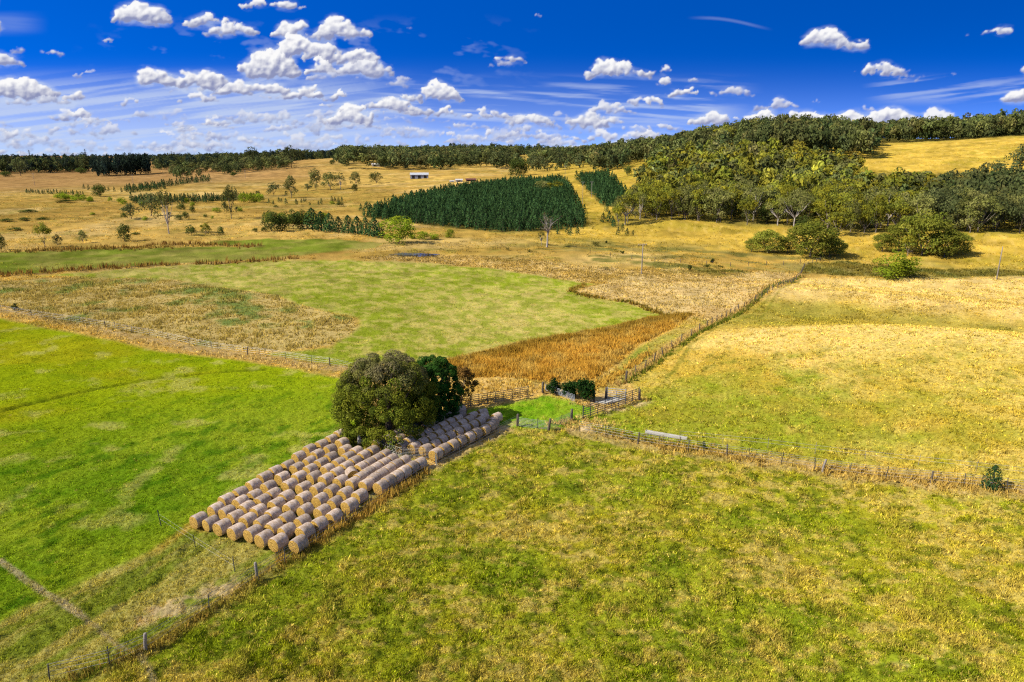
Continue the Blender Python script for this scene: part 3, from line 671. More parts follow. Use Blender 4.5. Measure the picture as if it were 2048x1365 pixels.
UMB = [Proto('gum', 100 + i, cb=.24, ncl=26, cr=.15, flat=.62, nleaf=56, ls=.055, pal=GUM, bark=M_BARKM) for i in range(4)]
GRY = [Proto('gum', 120 + i, cb=.2, ncl=26, cr=.15, flat=.75, nleaf=54, ls=.055, pal=GUMG, bark=M_BARKM) for i in range(3)]
BAR = [Proto('gum', 140 + i, cb=.38, ncl=17, cr=.14, flat=.65, nleaf=50, ls=.05, pal=GUMG, limbs=10, trunk_r=.02) for i in range(3)]
RND = [Proto('gum', 160 + i, cb=.1, ncl=30, cr=.19, flat=1.0, nleaf=60, ls=.06, pal=DARK, low=.0, bark=M_BARKD, skirt=.5) for i in range(3)]
SPR = [Proto('gum', 180 + i, cb=.1, ncl=110, cr=.12, flat=.8, nleaf=50, ls=.042, skirt=.4, fill=.72, bark=M_BARKM, pal=[[.19, .21, .028], [.12, .15, .022], [.26, .25, .04]], low=.0) for i in range(3)]
LIM = [Proto('willow', 200 + i, cb=.08, ncl=44, cr=.15, flat=1.0, nleaf=60, ls=.05, pal=LIME, low=0., bark=M_BARKD, skirt=.5) for i in range(2)]
NVY = [Proto('gum', 220 + i, cb=.3, ncl=16, cr=.18, flat=.8, nleaf=50, ls=.07, pal=[[.07, .09, .035], [.11, .12, .045]], bark=M_BARKD) for i in range(2)]
PIN = [PProto(300 + i, n=170) for i in range(4)]
CYP = [PProto(320 + i, n=520, ls=.12, fat=.5, tip=1.2) for i in range(3)]

# ------------------------------------------------------------------ round hay bales: rows measured along and across the block, in metres
AX = np.array([.50967, .86037]); AN = np.array([AX[1], -AX[0]])
ROWS1 = [[(28.6, -45.2), (30.3, -45.5), (31.74, -46.1), (33.1, -46.15), (34.6, -46.3), (36.1, -46.7), (37.4, -46.8), (38.8, -46.8), (40.7, -47.45), (42.3, -47.7), (43.76, -47.65), (45.16, -47.73), (46.5, -47.88)],
 [(28.78, -44.17), (30.44, -44.3), (32.07, -44.78), (33.42, -44.75), (35.05, -44.9), (36.89, -45.35), (38.85, -45.62), (40.42, -45.75), (41.85, -46.2), (43.38, -46.1), (45.03, -46.1)],
 [(28.85, -42.82), (30.32, -43.07), (31.69, -43.54), (33.08, -43.4), (34.39, -43.6), (36.2, -43.7), (37.73, -44.15), (39.24, -44.35), (40.67, -44.5), (42.15, -44.75), (44.01, -44.7)],
 [(29.0, -41.34), (30.5, -41.95), (31.87, -42.37), (33.3, -41.95), (34.63, -42.3), (36.5, -42.3), (38.4, -43.03), (40.08, -43.07), (41.54, -43.13), (42.98, -43.34), (44.2, -43.51)],
 [(29.45, -40.05), (30.85, -40.7), (32.1, -40.95), (33.6, -40.6), (35.2, -40.9), (36.9, -41.0), (38.61, -41.78), (40.0, -41.8), (41.3, -42.0), (42.54, -42.09), (43.9, -42.3), (45.14, -42.28)],
 [(29.4, -38.75), (30.85, -39.4), (32.18, -39.5), (33.9, -39.3), (35.7, -39.5), (37.3, -39.8), (39.04, -40.47), (40.6, -40.75), (42.0, -40.74), (43.0, -40.7), (43.95, -40.68), (44.9, -40.65)],
 [(29.56, -37.45), (30.95, -38.1), (32.5, -38.1), (34.4, -37.95), (35.95, -38.1), (37.56, -38.5), (39.3, -39.2), (40.4, -39.39), (41.5, -39.5), (42.55, -39.55), (43.6, -39.55), (44.65, -39.5)],
 [(30.19, -36.05), (31.6, -36.85), (32.9, -36.75), (34.36, -36.65), (36.3, -36.8), (37.9, -37.2), (39.7, -38.1), (40.75, -38.2), (41.8, -38.28), (42.85, -38.3), (43.9, -38.35), (44.95, -38.32)],
 [(40.1, -36.77), (41.15, -36.85), (42.2, -36.88), (43.25, -36.86), (44.25, -36.83), (45.3, -36.77)]]
ROWS2 = [[(46.86, -43.02), (48.2, -43.04), (49.45, -42.89), (50.7, -42.75), (51.96, -42.65), (53.2, -42.62), (54.4, -42.53), (55.7, -42.44)],
 [(47.44, -41.85), (48.7, -41.83), (49.97, -41.7), (51.15, -41.58), (52.35, -41.5), (53.55, -41.47), (54.75, -41.4), (55.95, -41.3)],
 [(47.51, -40.63), (48.75, -40.63), (50.0, -40.5), (51.2, -40.45), (52.4, -40.32), (53.6, -40.24), (54.8, -40.18), (56.0, -40.03), (57.25, -40.5), (58.4, -41.3)],
 [(47.93, -39.45), (49.15, -39.4), (50.35, -39.3), (51.55, -39.28), (52.75, -39.2), (53.95, -39.05), (55.15, -38.87), (56.35, -38.8), (57.6, -39.1)],
 [(48.15, -38.2), (49.4, -38.13), (50.6, -38.1), (51.8, -38.05), (53.0, -37.9), (54.2, -37.8), (55.4, -37.6), (56.6, -37.5), (57.8, -37.85), (58.9, -38.7)],
 [(47.81, -36.71), (49.06, -36.75), (50.3, -36.6), (51.5, -36.5), (52.7, -36.3), (53.9, -36.2), (55.1, -35.95), (56.3, -36.0), (57.5, -36.4), (58.7, -36.75)]]
def relax(rows, L=1.04, Wd=1.16):
    P = np.array([p for r in rows for p in r], float)
    for _ in range(60):
        ds_ = P[:, None, :] - P[None]
        q = np.sqrt((ds_[..., 0] / L) ** 4 + (ds_[..., 1] / Wd) ** 4) ** .5
        np.fill_diagonal(q, 9)
        for i, j in zip(*np.where(q < 1)):
            if i < j:
                v = P[i] - P[j]; n = np.linalg.norm(v) + 1e-6
                P[i] += v / n * .03; P[j] -= v / n * .03
    out = []; k = 0
    for r in rows: out.append(P[k:k + len(r)]); k += len(r)
    return out
def bale_arrays(seed):
    r_ = np.random.default_rng(seed)
    nx, na = 13, 36
    xs = np.linspace(-.6, .6, nx); rad = .585 * np.ones(nx)
    rad[0] = rad[-1] = .545; rad[1] = rad[-2] = .575
    a = np.arange(na) * 2 * math.pi / na
    AA, XX = np.meshgrid(a, xs)
    rr = rad[:, None] * (1 + .055 * (fbm(XX * 3 + 9 * seed, np.cos(AA) * 2 + 5, 3, seed) - .5) * 2 + .045 * (vnoise(np.cos(AA) * 1.2 + seed, np.sin(AA) * 1.2, seed + 4) - .5) * 2)
    sag = np.where(np.sin(AA) < -.75, .93, 1.0)
    v = np.stack([XX, np.cos(AA) * rr, np.sin(AA) * rr * sag], -1).reshape(-1, 3)
    i = np.arange(nx * na).reshape(nx, na)
    f = np.stack([i[:-1], np.roll(i, -1, 1)[:-1], np.roll(i, -1, 1)[1:], i[1:]], -1).reshape(-1, 4)
    nr = 9
    R_, A2 = np.meshgrid(np.linspace(0, 1, nr), a, indexing='ij')
    edge = np.stack([v[:na, 1], v[:na, 2]], -1)
    ey = R_ * edge[None, :, 0]; ez = R_ * edge[None, :, 1]
    ex = -.6 - .045 * (1 - R_ ** 3) + .05 * (fbm(ey * 9 + seed * 7, ez * 9, 3, seed + 9) - .5) * (1 - R_ ** 6)
    ve = np.stack([ex, ey, ez], -1).reshape(-1, 3)
    j = np.arange(nr * na).reshape(nr, na)
    fe = np.stack([j[:-1], j[1:], np.roll(j, -1, 1)[1:], np.roll(j, -1, 1)[:-1]], -1).reshape(-1, 4)
    return v, f, ve, fe
def mat_bale():
    m, n, l, out = nodes_of('net wrapped hay')
    tc = n.new('ShaderNodeTexCoord'); oi = n.new('ShaderNodeObjectInfo')
    mp = n.new('ShaderNodeMapping'); mp.inputs['Scale'].default_value = (14, 3.5, 3.5)
    add = n.new('ShaderNodeVectorMath'); l.new(tc.outputs['Object'], add.inputs[0]); l.new(oi.outputs['Random'], add.inputs[1])
    l.new(add.outputs[0], mp.inputs[0])
    nz = n.new('ShaderNodeTexNoise'); nz.inputs['Scale'].default_value = 1.4; nz.inputs['Detail'].default_value = 7; nz.inputs['Roughness'].default_value = .7
    l.new(mp.outputs[0], nz.inputs['Vector'])
    nb = n.new('ShaderNodeTexNoise'); nb.inputs['Scale'].default_value = 4.5; nb.inputs['Detail'].default_value = 4
    l.new(add.outputs[0], nb.inputs['Vector'])
    r1 = n.new('ShaderNodeValToRGB'); e = r1.color_ramp.elements
    e[0].position, e[0].color = .3, (.17, .115, .07, 1); e[1].position, e[1].color = .64, (.62, .50, .42, 1)
    l.new(nz.outputs['Fac'], r1.inputs[0])
    r2 = n.new('ShaderNodeValToRGB'); e = r2.color_ramp.elements
    e[0].position, e[0].color = .42, (.34, .23, .13, 1); e[1].position, e[1].color = .60, (.54, .44, .375, 1)
    l.new(nb.outputs['Fac'], r2.inputs[0])
    mx = n.new('ShaderNodeMix'); mx.data_type = 'RGBA'; mx.inputs[0].default_value = .5
    l.new(r1.outputs[0], mx.inputs[6]); l.new(r2.outputs[0], mx.inputs[7])
    mr = n.new('ShaderNodeMapRange'); mr.inputs[3].default_value = .7; mr.inputs[4].default_value = 1.25; l.new(oi.outputs['Random'], mr.inputs[0])
    vm = n.new('ShaderNodeVectorMath'); vm.operation = 'SCALE'; l.new(mx.outputs[2], vm.inputs[0]); l.new(mr.outputs[0], vm.inputs['Scale'])
    b = n.new('ShaderNodeBsdfPrincipled'); b.inputs['Roughness'].default_value = .8; b.inputs['Specular IOR Level'].default_value = .2
    bp = n.new('ShaderNodeBump'); bp.inputs['Strength'].default_value = .6; bp.inputs['Distance'].default_value = .04
    l.new(nz.outputs['Fac'], bp.inputs['Height']); l.new(bp.outputs[0], b.inputs['Normal'])
    l.new(vm.outputs[0], b.inputs['Base Color']); l.new(b.outputs[0], out.inputs[0]); return m
def mat_bale_end():
    m, n, l, out = nodes_of('rolled hay end')
    tc = n.new('ShaderNodeTexCoord'); oi = n.new('ShaderNodeObjectInfo')
    add = n.new('ShaderNodeVectorMath'); l.new(tc.outputs['Object'], add.inputs[0]); l.new(oi.outputs['Random'], add.inputs[1])
    sp = n.new('ShaderNodeMapping'); sp.inputs['Scale'].default_value = (0, 1, 1); l.new(tc.outputs['Object'], sp.inputs[0])
    wv = n.new('ShaderNodeTexWave'); wv.wave_type = 'RINGS'; wv.rings_direction = 'SPHERICAL'; wv.inputs['Scale'].default_value = 3.2
    wv.inputs['Distortion'].default_value = 3.0; wv.inputs['Detail'].default_value = 3; l.new(sp.outputs[0], wv.inputs['Vector'])
    nz = n.new('ShaderNodeTexNoise'); nz.inputs['Scale'].default_value = 9; nz.inputs['Detail'].default_value = 6; l.new(add.outputs[0], nz.inputs['Vector'])
    mx = n.new('ShaderNodeMix'); mx.inputs[0].default_value = .65; l.new(wv.outputs['Fac'], mx.inputs[2]); l.new(nz.outputs['Fac'], mx.inputs[3])
    rp = n.new('ShaderNodeValToRGB'); e = rp.color_ramp.elements
    e[0].position, e[0].color = .3, (.22, .12, .02, 1); e[1].position, e[1].color = .66, (.66, .42, .10, 1)
    l.new(mx.outputs[0], rp.inputs[0])
    b = n.new('ShaderNodeBsdfPrincipled'); b.inputs['Roughness'].default_value = .9; b.inputs['Specular IOR Level'].default_value = .1
    bp = n.new('ShaderNodeBump'); bp.inputs['Strength'].default_value = .9; bp.inputs['Distance'].default_value = .06
    l.new(mx.outputs[0], bp.inputs['Height']); l.new(bp.outputs[0], b.inputs['Normal'])
    l.new(rp.outputs[0], b.inputs['Base Color']); l.new(b.outputs[0], out.inputs[0]); return m
M_BALE, M_BEND = mat_bale(), mat_bale_end()
BALE = []
for sd in range(5):
    v, f, ve, fe = bale_arrays(sd + 1)
    a = mesh('roll', v, f, smooth=True); a.materials.append(M_BALE)
    b = mesh('end_face', ve, fe, smooth=True); b.materials.append(M_BEND)
    BALE.append((a, b))
ORD = 'first second third fourth fifth sixth seventh eighth ninth tenth eleventh twelfth thirteenth'.split()
def bale(s, t, yaw, label, group, lift=0.0):
    x, y = AX * s + AN * t
    a, b = BALE[rng.integers(0, 5)]
    o = link('hay_bale', a, None, (x, y, float(zat(x, y)) + .545 + lift))
    o.rotation_euler = (0, 0, math.atan2(AX[1], AX[0]) + yaw)
    k = rng.uniform(.92, 1.0); o.scale = (rng.uniform(.80, .87), k, k)
    tag(o, label, 'hay bale', group)
    e1 = link('end_face', b, o); e2 = link('end_face', b, o); e2.rotation_euler = (0, 0, math.pi)
for bi, (rows, where, grp) in enumerate([(relax(ROWS1), 'open sunny block', 'round hay bales in the open sunny block'), (relax(ROWS2), 'tree-shaded block', 'round hay bales in the tree-shaded block')]):
    for ri, row in enumerate(rows):
        tl = ORD[ri] + ' row from left' if ri < len(rows) - 1 else ('short right-hand row' if bi == 0 else 'tall right-hand row')
        for k, (s_, t_) in enumerate(row):
            lab = 'round hay bale %s from near end of %s, %s' % (ORD[k], tl, where)
            yaw = rng.normal() * (.05 if s_ < 39 else .02)
            if bi == 0 and ri == 5 and k == 7: yaw = 1.0; lab = 'round hay bale turned crossways among the straight rows of the sunny block'
            if bi == 1 and s_ > 57: yaw = rng.uniform(-.5, -.2)
            bale(s_, t_, yaw, lab, grp)

# ------------------------------------------------------------------ the clump of big trees over the bales
def big_crown(base, rx, ry, h, ncl, nleaf, ls, pal_side, pal_top, seed, skirt=.05, cr=.13, topz=.72):
    global rng
    keep = rng; rng = np.random.default_rng(seed)
    u = rng.uniform(skirt, 1, ncl); a = rng.uniform(0, 6.283, ncl)
    lump = 1 + .10 * np.sin(a * 3 + seed) + .07 * np.sin(a * 5 + 2)
    rad_ = np.where(u < .4, .82 + .18 * np.sin(u / .4 * math.pi / 2), np.sqrt(np.clip(1 - ((u - .4) / .62) ** 2, 0, 1))) * lump
    dep = np.where(rng.random(ncl) < .75, rng.uniform(.86, 1.0, ncl), rng.uniform(.3, .8, ncl))
    cc = np.c_[np.cos(a) * rx * rad_ * dep, np.sin(a) * ry * rad_ * dep, u * h * .93]
    cr_ = cr * rng.uniform(.6, 1.3, ncl) * (rx + ry) / 2
    rad = np.c_[cr_, cr_, cr_ * .9]
    v, f, k = clumps(cc, rad, nleaf, ls, up=.25, rough=.5, shell=(.78, 1.05))
    top = sstep(topz - .14, topz + .14, cc[:, 2] / h + rng.normal(size=ncl) * .07)[k]
    c1, c2 = cols_for(k, pal_side, .35), cols_for(k, pal_top, .3)
    c = c1 * (1 - top[:, None]) + c2 * top[:, None]
    rng = keep
    return v, f, c
def big_tree(name, label, px, py, arrs, trunk, bark):
    p = at1(px, py)
    t = thing(name, label, 'tree', (p[0], p[1], p[2] - .03))
    link('trunk', trunk.mesh('trunk', True), t, mat=bark)
    me = mesh('crown', *arrs); me.materials.append(M_BIG); link('crown', me, t)
M_BIG = mat_leaf('near leaves', trans=.35, vary=0, up=.3)
def trunk_mb(h, r, fan, seed):
    r_ = np.random.default_rng(seed); mb = MB()
    mb.tube([(0, 0, -.1), (.05, .03, h * .25), (.0, .08, h * .5)], [r * 1.3, r, r * .7], 9)
    for k in range(9):
        a = k * 2.4 + r_.uniform(-.4, .4); q = r_.uniform(.5, 1)
        e = np.array([math.cos(a) * fan * q, math.sin(a) * fan * q, h * r_.uniform(.45, .9)])
        z0 = h * r_.uniform(.12, .45)
        mb.tube([(0, .03, z0), (e[0] * .45, e[1] * .45, z0 + (e[2] - z0) * .4), e], [r * .55, r * .35, r * .1], 6)
    return mb
big_tree('wattle_tree', 'broad domed olive green tree with greyish flowering top beside the hay bales', 778, 874,
         big_crown(None, 5.0, 4.2, 9.0, 330, 290, .165, [[.17, .205, .02], [.105, .14, .018], [.27, .27, .026], [.155, .19, .02]], [[.31, .25, .14], [.24, .20, .09], [.16, .165, .04]], 5, .02, .15, .78), trunk_mb(9, .33, 3.6, 4), M_BARKD)
big_tree('evergreen_tree', 'dark glossy green rounded tree standing behind the domed olive tree', 868, 842,
         big_crown(None, 2.9, 2.8, 7.6, 260, 220, .17, [[.035, .12, .016], [.06, .16, .02], [.022, .08, .014]], [[.045, .12, .02], [.07, .14, .022]], 8, .06, .16), trunk_mb(7.6, .25, 2.0, 6), M_BARKD)
big_tree('autumn_tree', 'small rusty brown and olive leaning tree beside the orange rushes', 922, 812,
         big_crown(None, 1.9, 1.7, 5.0, 90, 90, .15, [[.16, .10, .02], [.09, .085, .02], [.24, .14, .03]], [[.28, .15, .04], [.2, .12, .03]], 12, .3, .16), trunk_mb(5, .12, 1.3, 9), M_BARKD)
def shrub(name, label, px, py, hpx, wpx, pal, ncl=14, nleaf=60, ls=.14, cat='shrub', group=None, mat=None):
    """near shrub built at its own size"""
    p = at1(px, py); h, w = metres(hpx, p), metres(wpx, p)
    n0 = ncl
    a = rng.uniform(0, 6.28, n0); q = np.sqrt(rng.uniform(0, 1, n0)) * w * .34
    cc = np.c_[np.cos(a) * q, np.sin(a) * q, rng.uniform(.2, .85, n0) * h * (1 - .35 * (q / (w * .5)))]
    v, f, k = clumps(cc, np.array([w * .2, w * .2, h * .2]), nleaf, min(ls * h * .5, .3 * h) , up=.3, rough=.9, shell=(.4, 1.1))
    me = mesh('foliage', v, f, cols_for(k, pal, .35)); me.materials.append(mat or M_BIG)
    t = thing(name, label, cat, (p[0], p[1], p[2] - .03), 0, group)
    link('foliage', me, t)
    mb = MB()
    for k in range(5):
        aa = k * 1.3; mb.tube([(0, 0, -.05), (math.cos(aa) * w * .1, math.sin(aa) * w * .1, h * .35), (math.cos(aa) * w * .2, math.sin(aa) * w * .2, h * .7)], [.05 * h * .4, .03 * h * .4, .01 * h], 5)
    link('stem', mb.mesh('stem'), t, mat=M_BARKD)
    return t
CON = [[.022, .058, .012], [.035, .085, .014], [.016, .04, .012]]
shrub('conifer_shrub', 'dark green shrub nearest the corner post of the yard', 1106, 786, 36, 34, CON, 16, 90, .18, group='dark shrubs in the stock yard')
shrub('conifer_shrub', 'dark green shrub in the middle of the yard clump behind mesh strip', 1138, 793, 40, 44, CON, 22, 90, .17, group='dark shrubs in the stock yard')
shrub('conifer_shrub', 'tallest dark green shrub at the end of the yard mesh strip', 1170, 802, 50, 42, CON, 22, 100, .16, group='dark shrubs in the stock yard')
DRY = [[.42, .27, .06], [.34, .2, .04], [.24, .19, .04]]
shrub('dry_bush', 'golden dry bush under the domed tree between trunk and bales', 818, 852, 28, 30, DRY, 12, 70, .14)
shrub('dry_bush', 'golden dry bush at the foot of the rusty brown tree', 918, 818, 30, 30, DRY, 12, 70, .14)
shrub('weed_clump', 'green and brown weed clump under the left edge of the domed tree', 715, 882, 26, 60, [[.1, .12, .02], [.22, .16, .05]], 14, 70, .13)
plant_px('young_pine', CYP[0], 1983, 978, 42, 34, 'lone small dark pine growing in the long grass fence strip')
shrub('fence_bush', 'small dark bush in the fence strip beyond the pale trough', 1408, 898, 18, 15, DARK, 8, 50, .2)
shrub('fence_bush', 'small dark bush at the far left end of the weedy patch', 30, 622, 15, 13, DARK, 8, 50, .2)
for (px, py, h, w, lab) in [(1380, 541, 14, 8, 'upright dark bush in the gully below the power pole'), (1425, 527, 12, 9, 'small dark bush on the slope above the gully'), (1245, 508, 8, 10, 'low dark bush left of the crossarm power pole'),
                            (1408, 535, 9, 28, 'wide low green bush beside the upright gully bush'), (1438, 538, 8, 26, 'flat green bush right of the upright gully bush'), (1190, 492, 10, 26, 'low olive bush on the golden slope near the bare tree'), (1213, 487, 7, 8, 'tiny dark bush on the golden slope above the low olive bush'),
                            (1060, 505, 6, 10, 'tiny bush on the flat below the bare tree'), (1015, 500, 6, 9, 'tiny bush in dry grass beyond the pond'), (1210, 540, 8, 40, 'grey green scrub line left of the crossarm pole base')]:
    shrub('bush', lab, px, py, h, w, [[.06, .075, .015], [.10, .11, .02]], 8, 40, .3)

# ------------------------------------------------------------------ fences, gates and posts
def along(pts, step):
    pts = np.asarray(pts, float); seg = np.linalg.norm(np.diff(pts, axis=0), axis=1); s = np.r_[0, np.cumsum(seg)]
    n = max(1, int(round(s[-1] / step))); q = np.linspace(0, s[-1], n + 1)
    return np.c_[np.interp(q, s, pts[:, 0]), np.interp(q, s, pts[:, 1])]
POSTM = {}
def post_mesh(kind):
    if kind not in POSTM:
        mb = MB(); mat = M_WOOD
        if kind == 'picket': mb.box((0, 0, .55), (.055, .02, 1.25)).box((0, .02, .55), (.02, .05, 1.25)); mat = M_DSTEEL
        elif kind == 'white picket': mb.box((0, 0, .5), (.03, .015, 1.1)).box((0, .015, .5), (.015, .03, 1.1)); mat = M_PALEWOOD
        elif kind == 'wood': mb.tube([(0, 0, -.2), (.01, 0, .5), (.02, .01, 1.12), (.02, .01, 1.16)], [.085, .08, .075, .05], 9)
        elif kind == 'thick': mb.tube([(0, 0, -.2), (0, .01, .6), (.02, 0, 1.36), (.02, 0, 1.42)], [.15, .14, .13, .08], 10)
        elif kind == 'pale': mb.tube([(0, 0, -.2), (0, .02, .6), (.05, 0, 1.2), (.05, 0, 1.25)], [.11, .10, .10, .06], 9); mat = M_PALEWOOD
        me = mb.mesh('post', kind not in ('picket', 'white picket')); me.materials.append(mat); POSTM[kind] = me
    return POSTM[kind]
def fence(name, label, pts, step, kind='picket', heavy=(), hkind='wood', wires=(.3, .6, .9, 1.08), mat=None, jitter=.06, cat='fence', wr=.011):
    P = along(pts, step)
    for h in heavy:
        P[np.argmin(np.hypot(*(P - np.array(h)).T))] = h
    z = zat(P[:, 0], P[:, 1])
    o = thing(name, label, cat, (P[0, 0], P[0, 1], z[0]))
    hv = [np.argmin(np.hypot(*(P - np.array(h)).T)) for h in heavy]
    for i, (p, zz) in enumerate(zip(P, z)):
        k = link('post', post_mesh(hkind if i in hv else kind), o, (p[0] - P[0, 0], p[1] - P[0, 1], zz - z[0]))
        k.rotation_euler = (rng.normal() * jitter, rng.normal() * jitter, rng.uniform(0, 3)); k.scale = (1, 1, rng.uniform(.9, 1.1))
    rel = np.c_[P - P[0], z - z[0]]
    for w in wires:
        link('wire', MB().tube(rel + np.array([0, 0, w]), wr, 4).mesh('wire'), o, mat=mat or M_WIRE)
    return o
pw = lambda *a: poly(*a)
fence('wire_fence', 'post and wire fence with long dry grass running along the hay bales', pw((100, 1362), (162, 1357), (292, 1302), (515, 1159), (700, 1043), (850, 944), (1033, 851)), 3.0, 'picket', pw((292, 1302), (515, 1159)), 'pale')
fence('wire_fence', 'long post and wire fence in tan grass between foreground and right paddocks', pw((1160, 862), (1276, 886), (1450, 912), (1645, 941), (1862, 966), (2048, 987), (2400, 1035)), 2.9, 'picket', pw((1276, 886), (1453, 913), (1862, 966)), 'wood')
fence('electric_fence', 'light fence of thin pale pickets running behind the tan grass strip', pw((1360, 878), (1545, 897), (1665, 912), (1785, 925), (1914, 940), (2048, 955), (2350, 990)), 4.2, 'white picket', (), 'wood', (.5, .85))
fence('paddock_fence', 'fence climbing away along the rush bed past the golden paddock', pw((1252, 762), (1333, 703), (1387, 669), (1410, 657), (1480, 618), (1560, 575), (1600, 552), (1609, 533), (1640, 522)), 3.2, 'wood', pw((1252, 762)), 'thick')
fence('paddock_fence', 'old fence through brown weeds along the top of the bright green pasture', pw((-250, 585), (0, 622), (211, 655), (349, 683), (495, 708), (660, 731), (720, 745)), 4.6, 'picket', pw((211, 655), (495, 708), (660, 731)), 'wood')
fence('electric_fence', 'row of dark steel pickets in cropped grass by the nearest bales', pw((322, 1050), (345, 1064), (401, 1102), (470, 1145)), 4.4, 'picket', (), 'wood', (.5, .9), wr=.004)
fence('paddock_fence', 'far thin fence across the golden slope above the gully', pw((1180, 508), (1300, 522), (1450, 533), (1600, 527)), 7, 'wood', (), 'wood', (.9,))

def panel(name, label, a, b, h, rails, ups, mat, cat='gate', rr=.034, ur=.045):
    a, b = np.array(a), np.array(b); z = (float(zat(*a)), float(zat(*b)))
    o = thing(name, label, cat, (a[0], a[1], z[0]))
    e = np.array([b[0] - a[0], b[1] - a[1], z[1] - z[0]])
    for i in range(rails):
        hh = .18 + (h - .18) * i / (rails - 1)
        link('rail', MB().tube([np.array([0, 0, hh]), e * .5 + (0, 0, hh), e + (0, 0, hh)], rr, 6).mesh('rail'), o, mat=mat)
    for i in range(ups):
        q = e * i / (ups - 1)
        link('upright', MB().tube([q + (0, 0, -.05), q + (0, 0, h / 2), q + (0, 0, h + (.12 if i in (0, ups - 1) else .02))], ur * (1.5 if i in (0, ups - 1) else 1), 6).mesh('upright'), o, mat=mat)
    return o
E2 = lambda px, py: at1(px, py)[:2]
panel('rail_fence', 'long rusty brown rail panel along the far left side of the yard', E2(924, 817), E2(1056, 796), 1.38, 6, 9, M_RUSTY)
panel('rail_fence', 'grey steel rail panel on the near right side of the yard', E2(1166, 838), E2(1277, 800), 1.42, 6, 9, M_DSTEEL)
panel('stock_gate', 'short pale steel gate at the back right of the yard', E2(1214, 797), E2(1251, 801), 1.3, 5, 3, M_STEEL)
for px, py, kd, lab in [(1035, 852, 'thick', 'dark thick gatepost nearest the end of the bale rows'), (1097, 861, 'thick', 'leaning thick gatepost on the near side of the wire gate'), (1143, 842, 'thick', 'thick post at the corner of the straw patch'),
                        (1085, 785, 'thick', 'tall dark post at the far corner of the yard beside shrubs'), (1188, 803, 'thick', 'thick post behind the dark yard shrubs'), (1212, 797, 'thick', 'thick post holding the short pale gate'), (1279, 801, 'thick', 'thick end post of the grey steel panel'),
                        (1645, 943, 'pale', 'leaning pale grey post in the long fence strip')]:
    p = at1(px, py)
    o = link('fence_post', post_mesh(kd), None, (p[0], p[1], p[2] - .05)); tag(o, lab, 'post', 'thick posts around the stock yard')
    o.rotation_euler = (rng.normal() * .04, .12 if 'leaning' in lab else rng.normal() * .03, 0)
def netting(name, label, pts, h, mat, drop=.5, ends=True):
    P = along(pts, drop); z = zat(P[:, 0], P[:, 1]); rel = np.c_[P - P[0], z - z[0]]
    o = thing(name, label, 'fence', (P[0, 0], P[0, 1], z[0]))
    mb = MB()
    for k in range(int(h / .15) + 1): mb.tube(rel + np.array([0, 0, .08 + k * .15]), .012, 4)
    Q = along(P, .16); zq = zat(Q[:, 0], Q[:, 1])
    for q, zz in zip(Q, zq): mb.tube([(q[0] - P[0, 0], q[1] - P[0, 1], zz - z[0] + .05), (q[0] - P[0, 0], q[1] - P[0, 1], zz - z[0] + h * .5), (q[0] - P[0, 0], q[1] - P[0, 1], zz - z[0] + h + .06)], .009, 4)
    link('netting', mb.mesh('netting'), o, mat=mat)
    for r_ in rel[::max(1, int(2.4 / drop))]: link('post', post_mesh('picket'), o, r_)
    return o
M_NET = mat_plain('galvanised netting', (.42, .45, .52), (.55, .58, .64), 6, .5, .3)
netting('mesh_fence', 'low grey wire mesh strip along the dark yard shrubs', pw((1090, 781), (1120, 792), (1149, 804)), .75, M_NET)
netting('netting_fence', 'sagging wire netting between the two blocks of bales', pw((722, 884), (765, 902), (800, 915), (868, 918), (874, 936)), .9, M_WIRE)
netting('wire_gate', 'wire and dropper gate strung between the two thick gateposts', pw((1037, 853), (1066, 857), (1095, 860)), 1.0, M_WIRE, 1.0)
netting('netting_fence', 'wire netting beside the heap of dry straw at the yard', pw((1099, 860), (1120, 852), (1142, 842)), 1.0, M_WIRE, 1.0)
M_CONC = mat_plain('pale concrete', (.40, .38, .33), (.54, .51, .46), 5, .8)
def trough():
    a, b = at1(1291, 867), at1(1374, 878)
    L = np.linalg.norm(b[:2] - a[:2]); yaw = math.atan2(b[1] - a[1], b[0] - a[0])
    o = thing('trough', 'long narrow pale trough lying in green grass beyond the fence', 'trough', (*((a[:2] + b[:2]) / 2), (a[2] + b[2]) / 2), yaw)
    mb = MB(); w, h, t = .36, .22, .05
    mb.box((0, 0, t / 2), (L, w, t)); mb.box((0, w / 2 - t / 2, h / 2 + t / 2), (L, t, h)); mb.box((0, -w / 2 + t / 2, h / 2 + t / 2), (L, t, h))
    mb.box((L / 2 - t / 2, 0, h / 2 + t / 2 - .003), (t, w - 2 * t, h)); mb.box((-L / 2 + t / 2, 0, h / 2 + t / 2 - .003), (t, w - 2 * t, h))
    link('basin', mb.mesh('basin'), o, mat=M_CONC)
    link('lining', MB().box((0, 0, h * .75), (L - 2 * t - .01, w - 2 * t - .01, .02)).mesh('lining'), o, mat=M_CONC)
trough()
def slab():
    q = pw((1190, 806), (1228, 798), (1246, 801), (1212, 809)); z = zat(q[:, 0], q[:, 1]) + .12
    mb = MB(); c = q.mean(0)
    v = np.r_[np.c_[q - c, z - z.mean()], np.c_[q - c, z - z.mean() - .2]]
    mb.add(v, [[0, 1, 2, 3], [7, 6, 5, 4], [0, 4, 5, 1], [1, 5, 6, 2], [2, 6, 7, 3], [3, 7, 4, 0]])
    o = link('concrete_slab', mb.mesh('concrete_slab'), None, (c[0], c[1], z.mean()), M_CONC)
    tag(o, 'pale bare concrete slab on the ground inside the yard gate', 'slab')
slab()
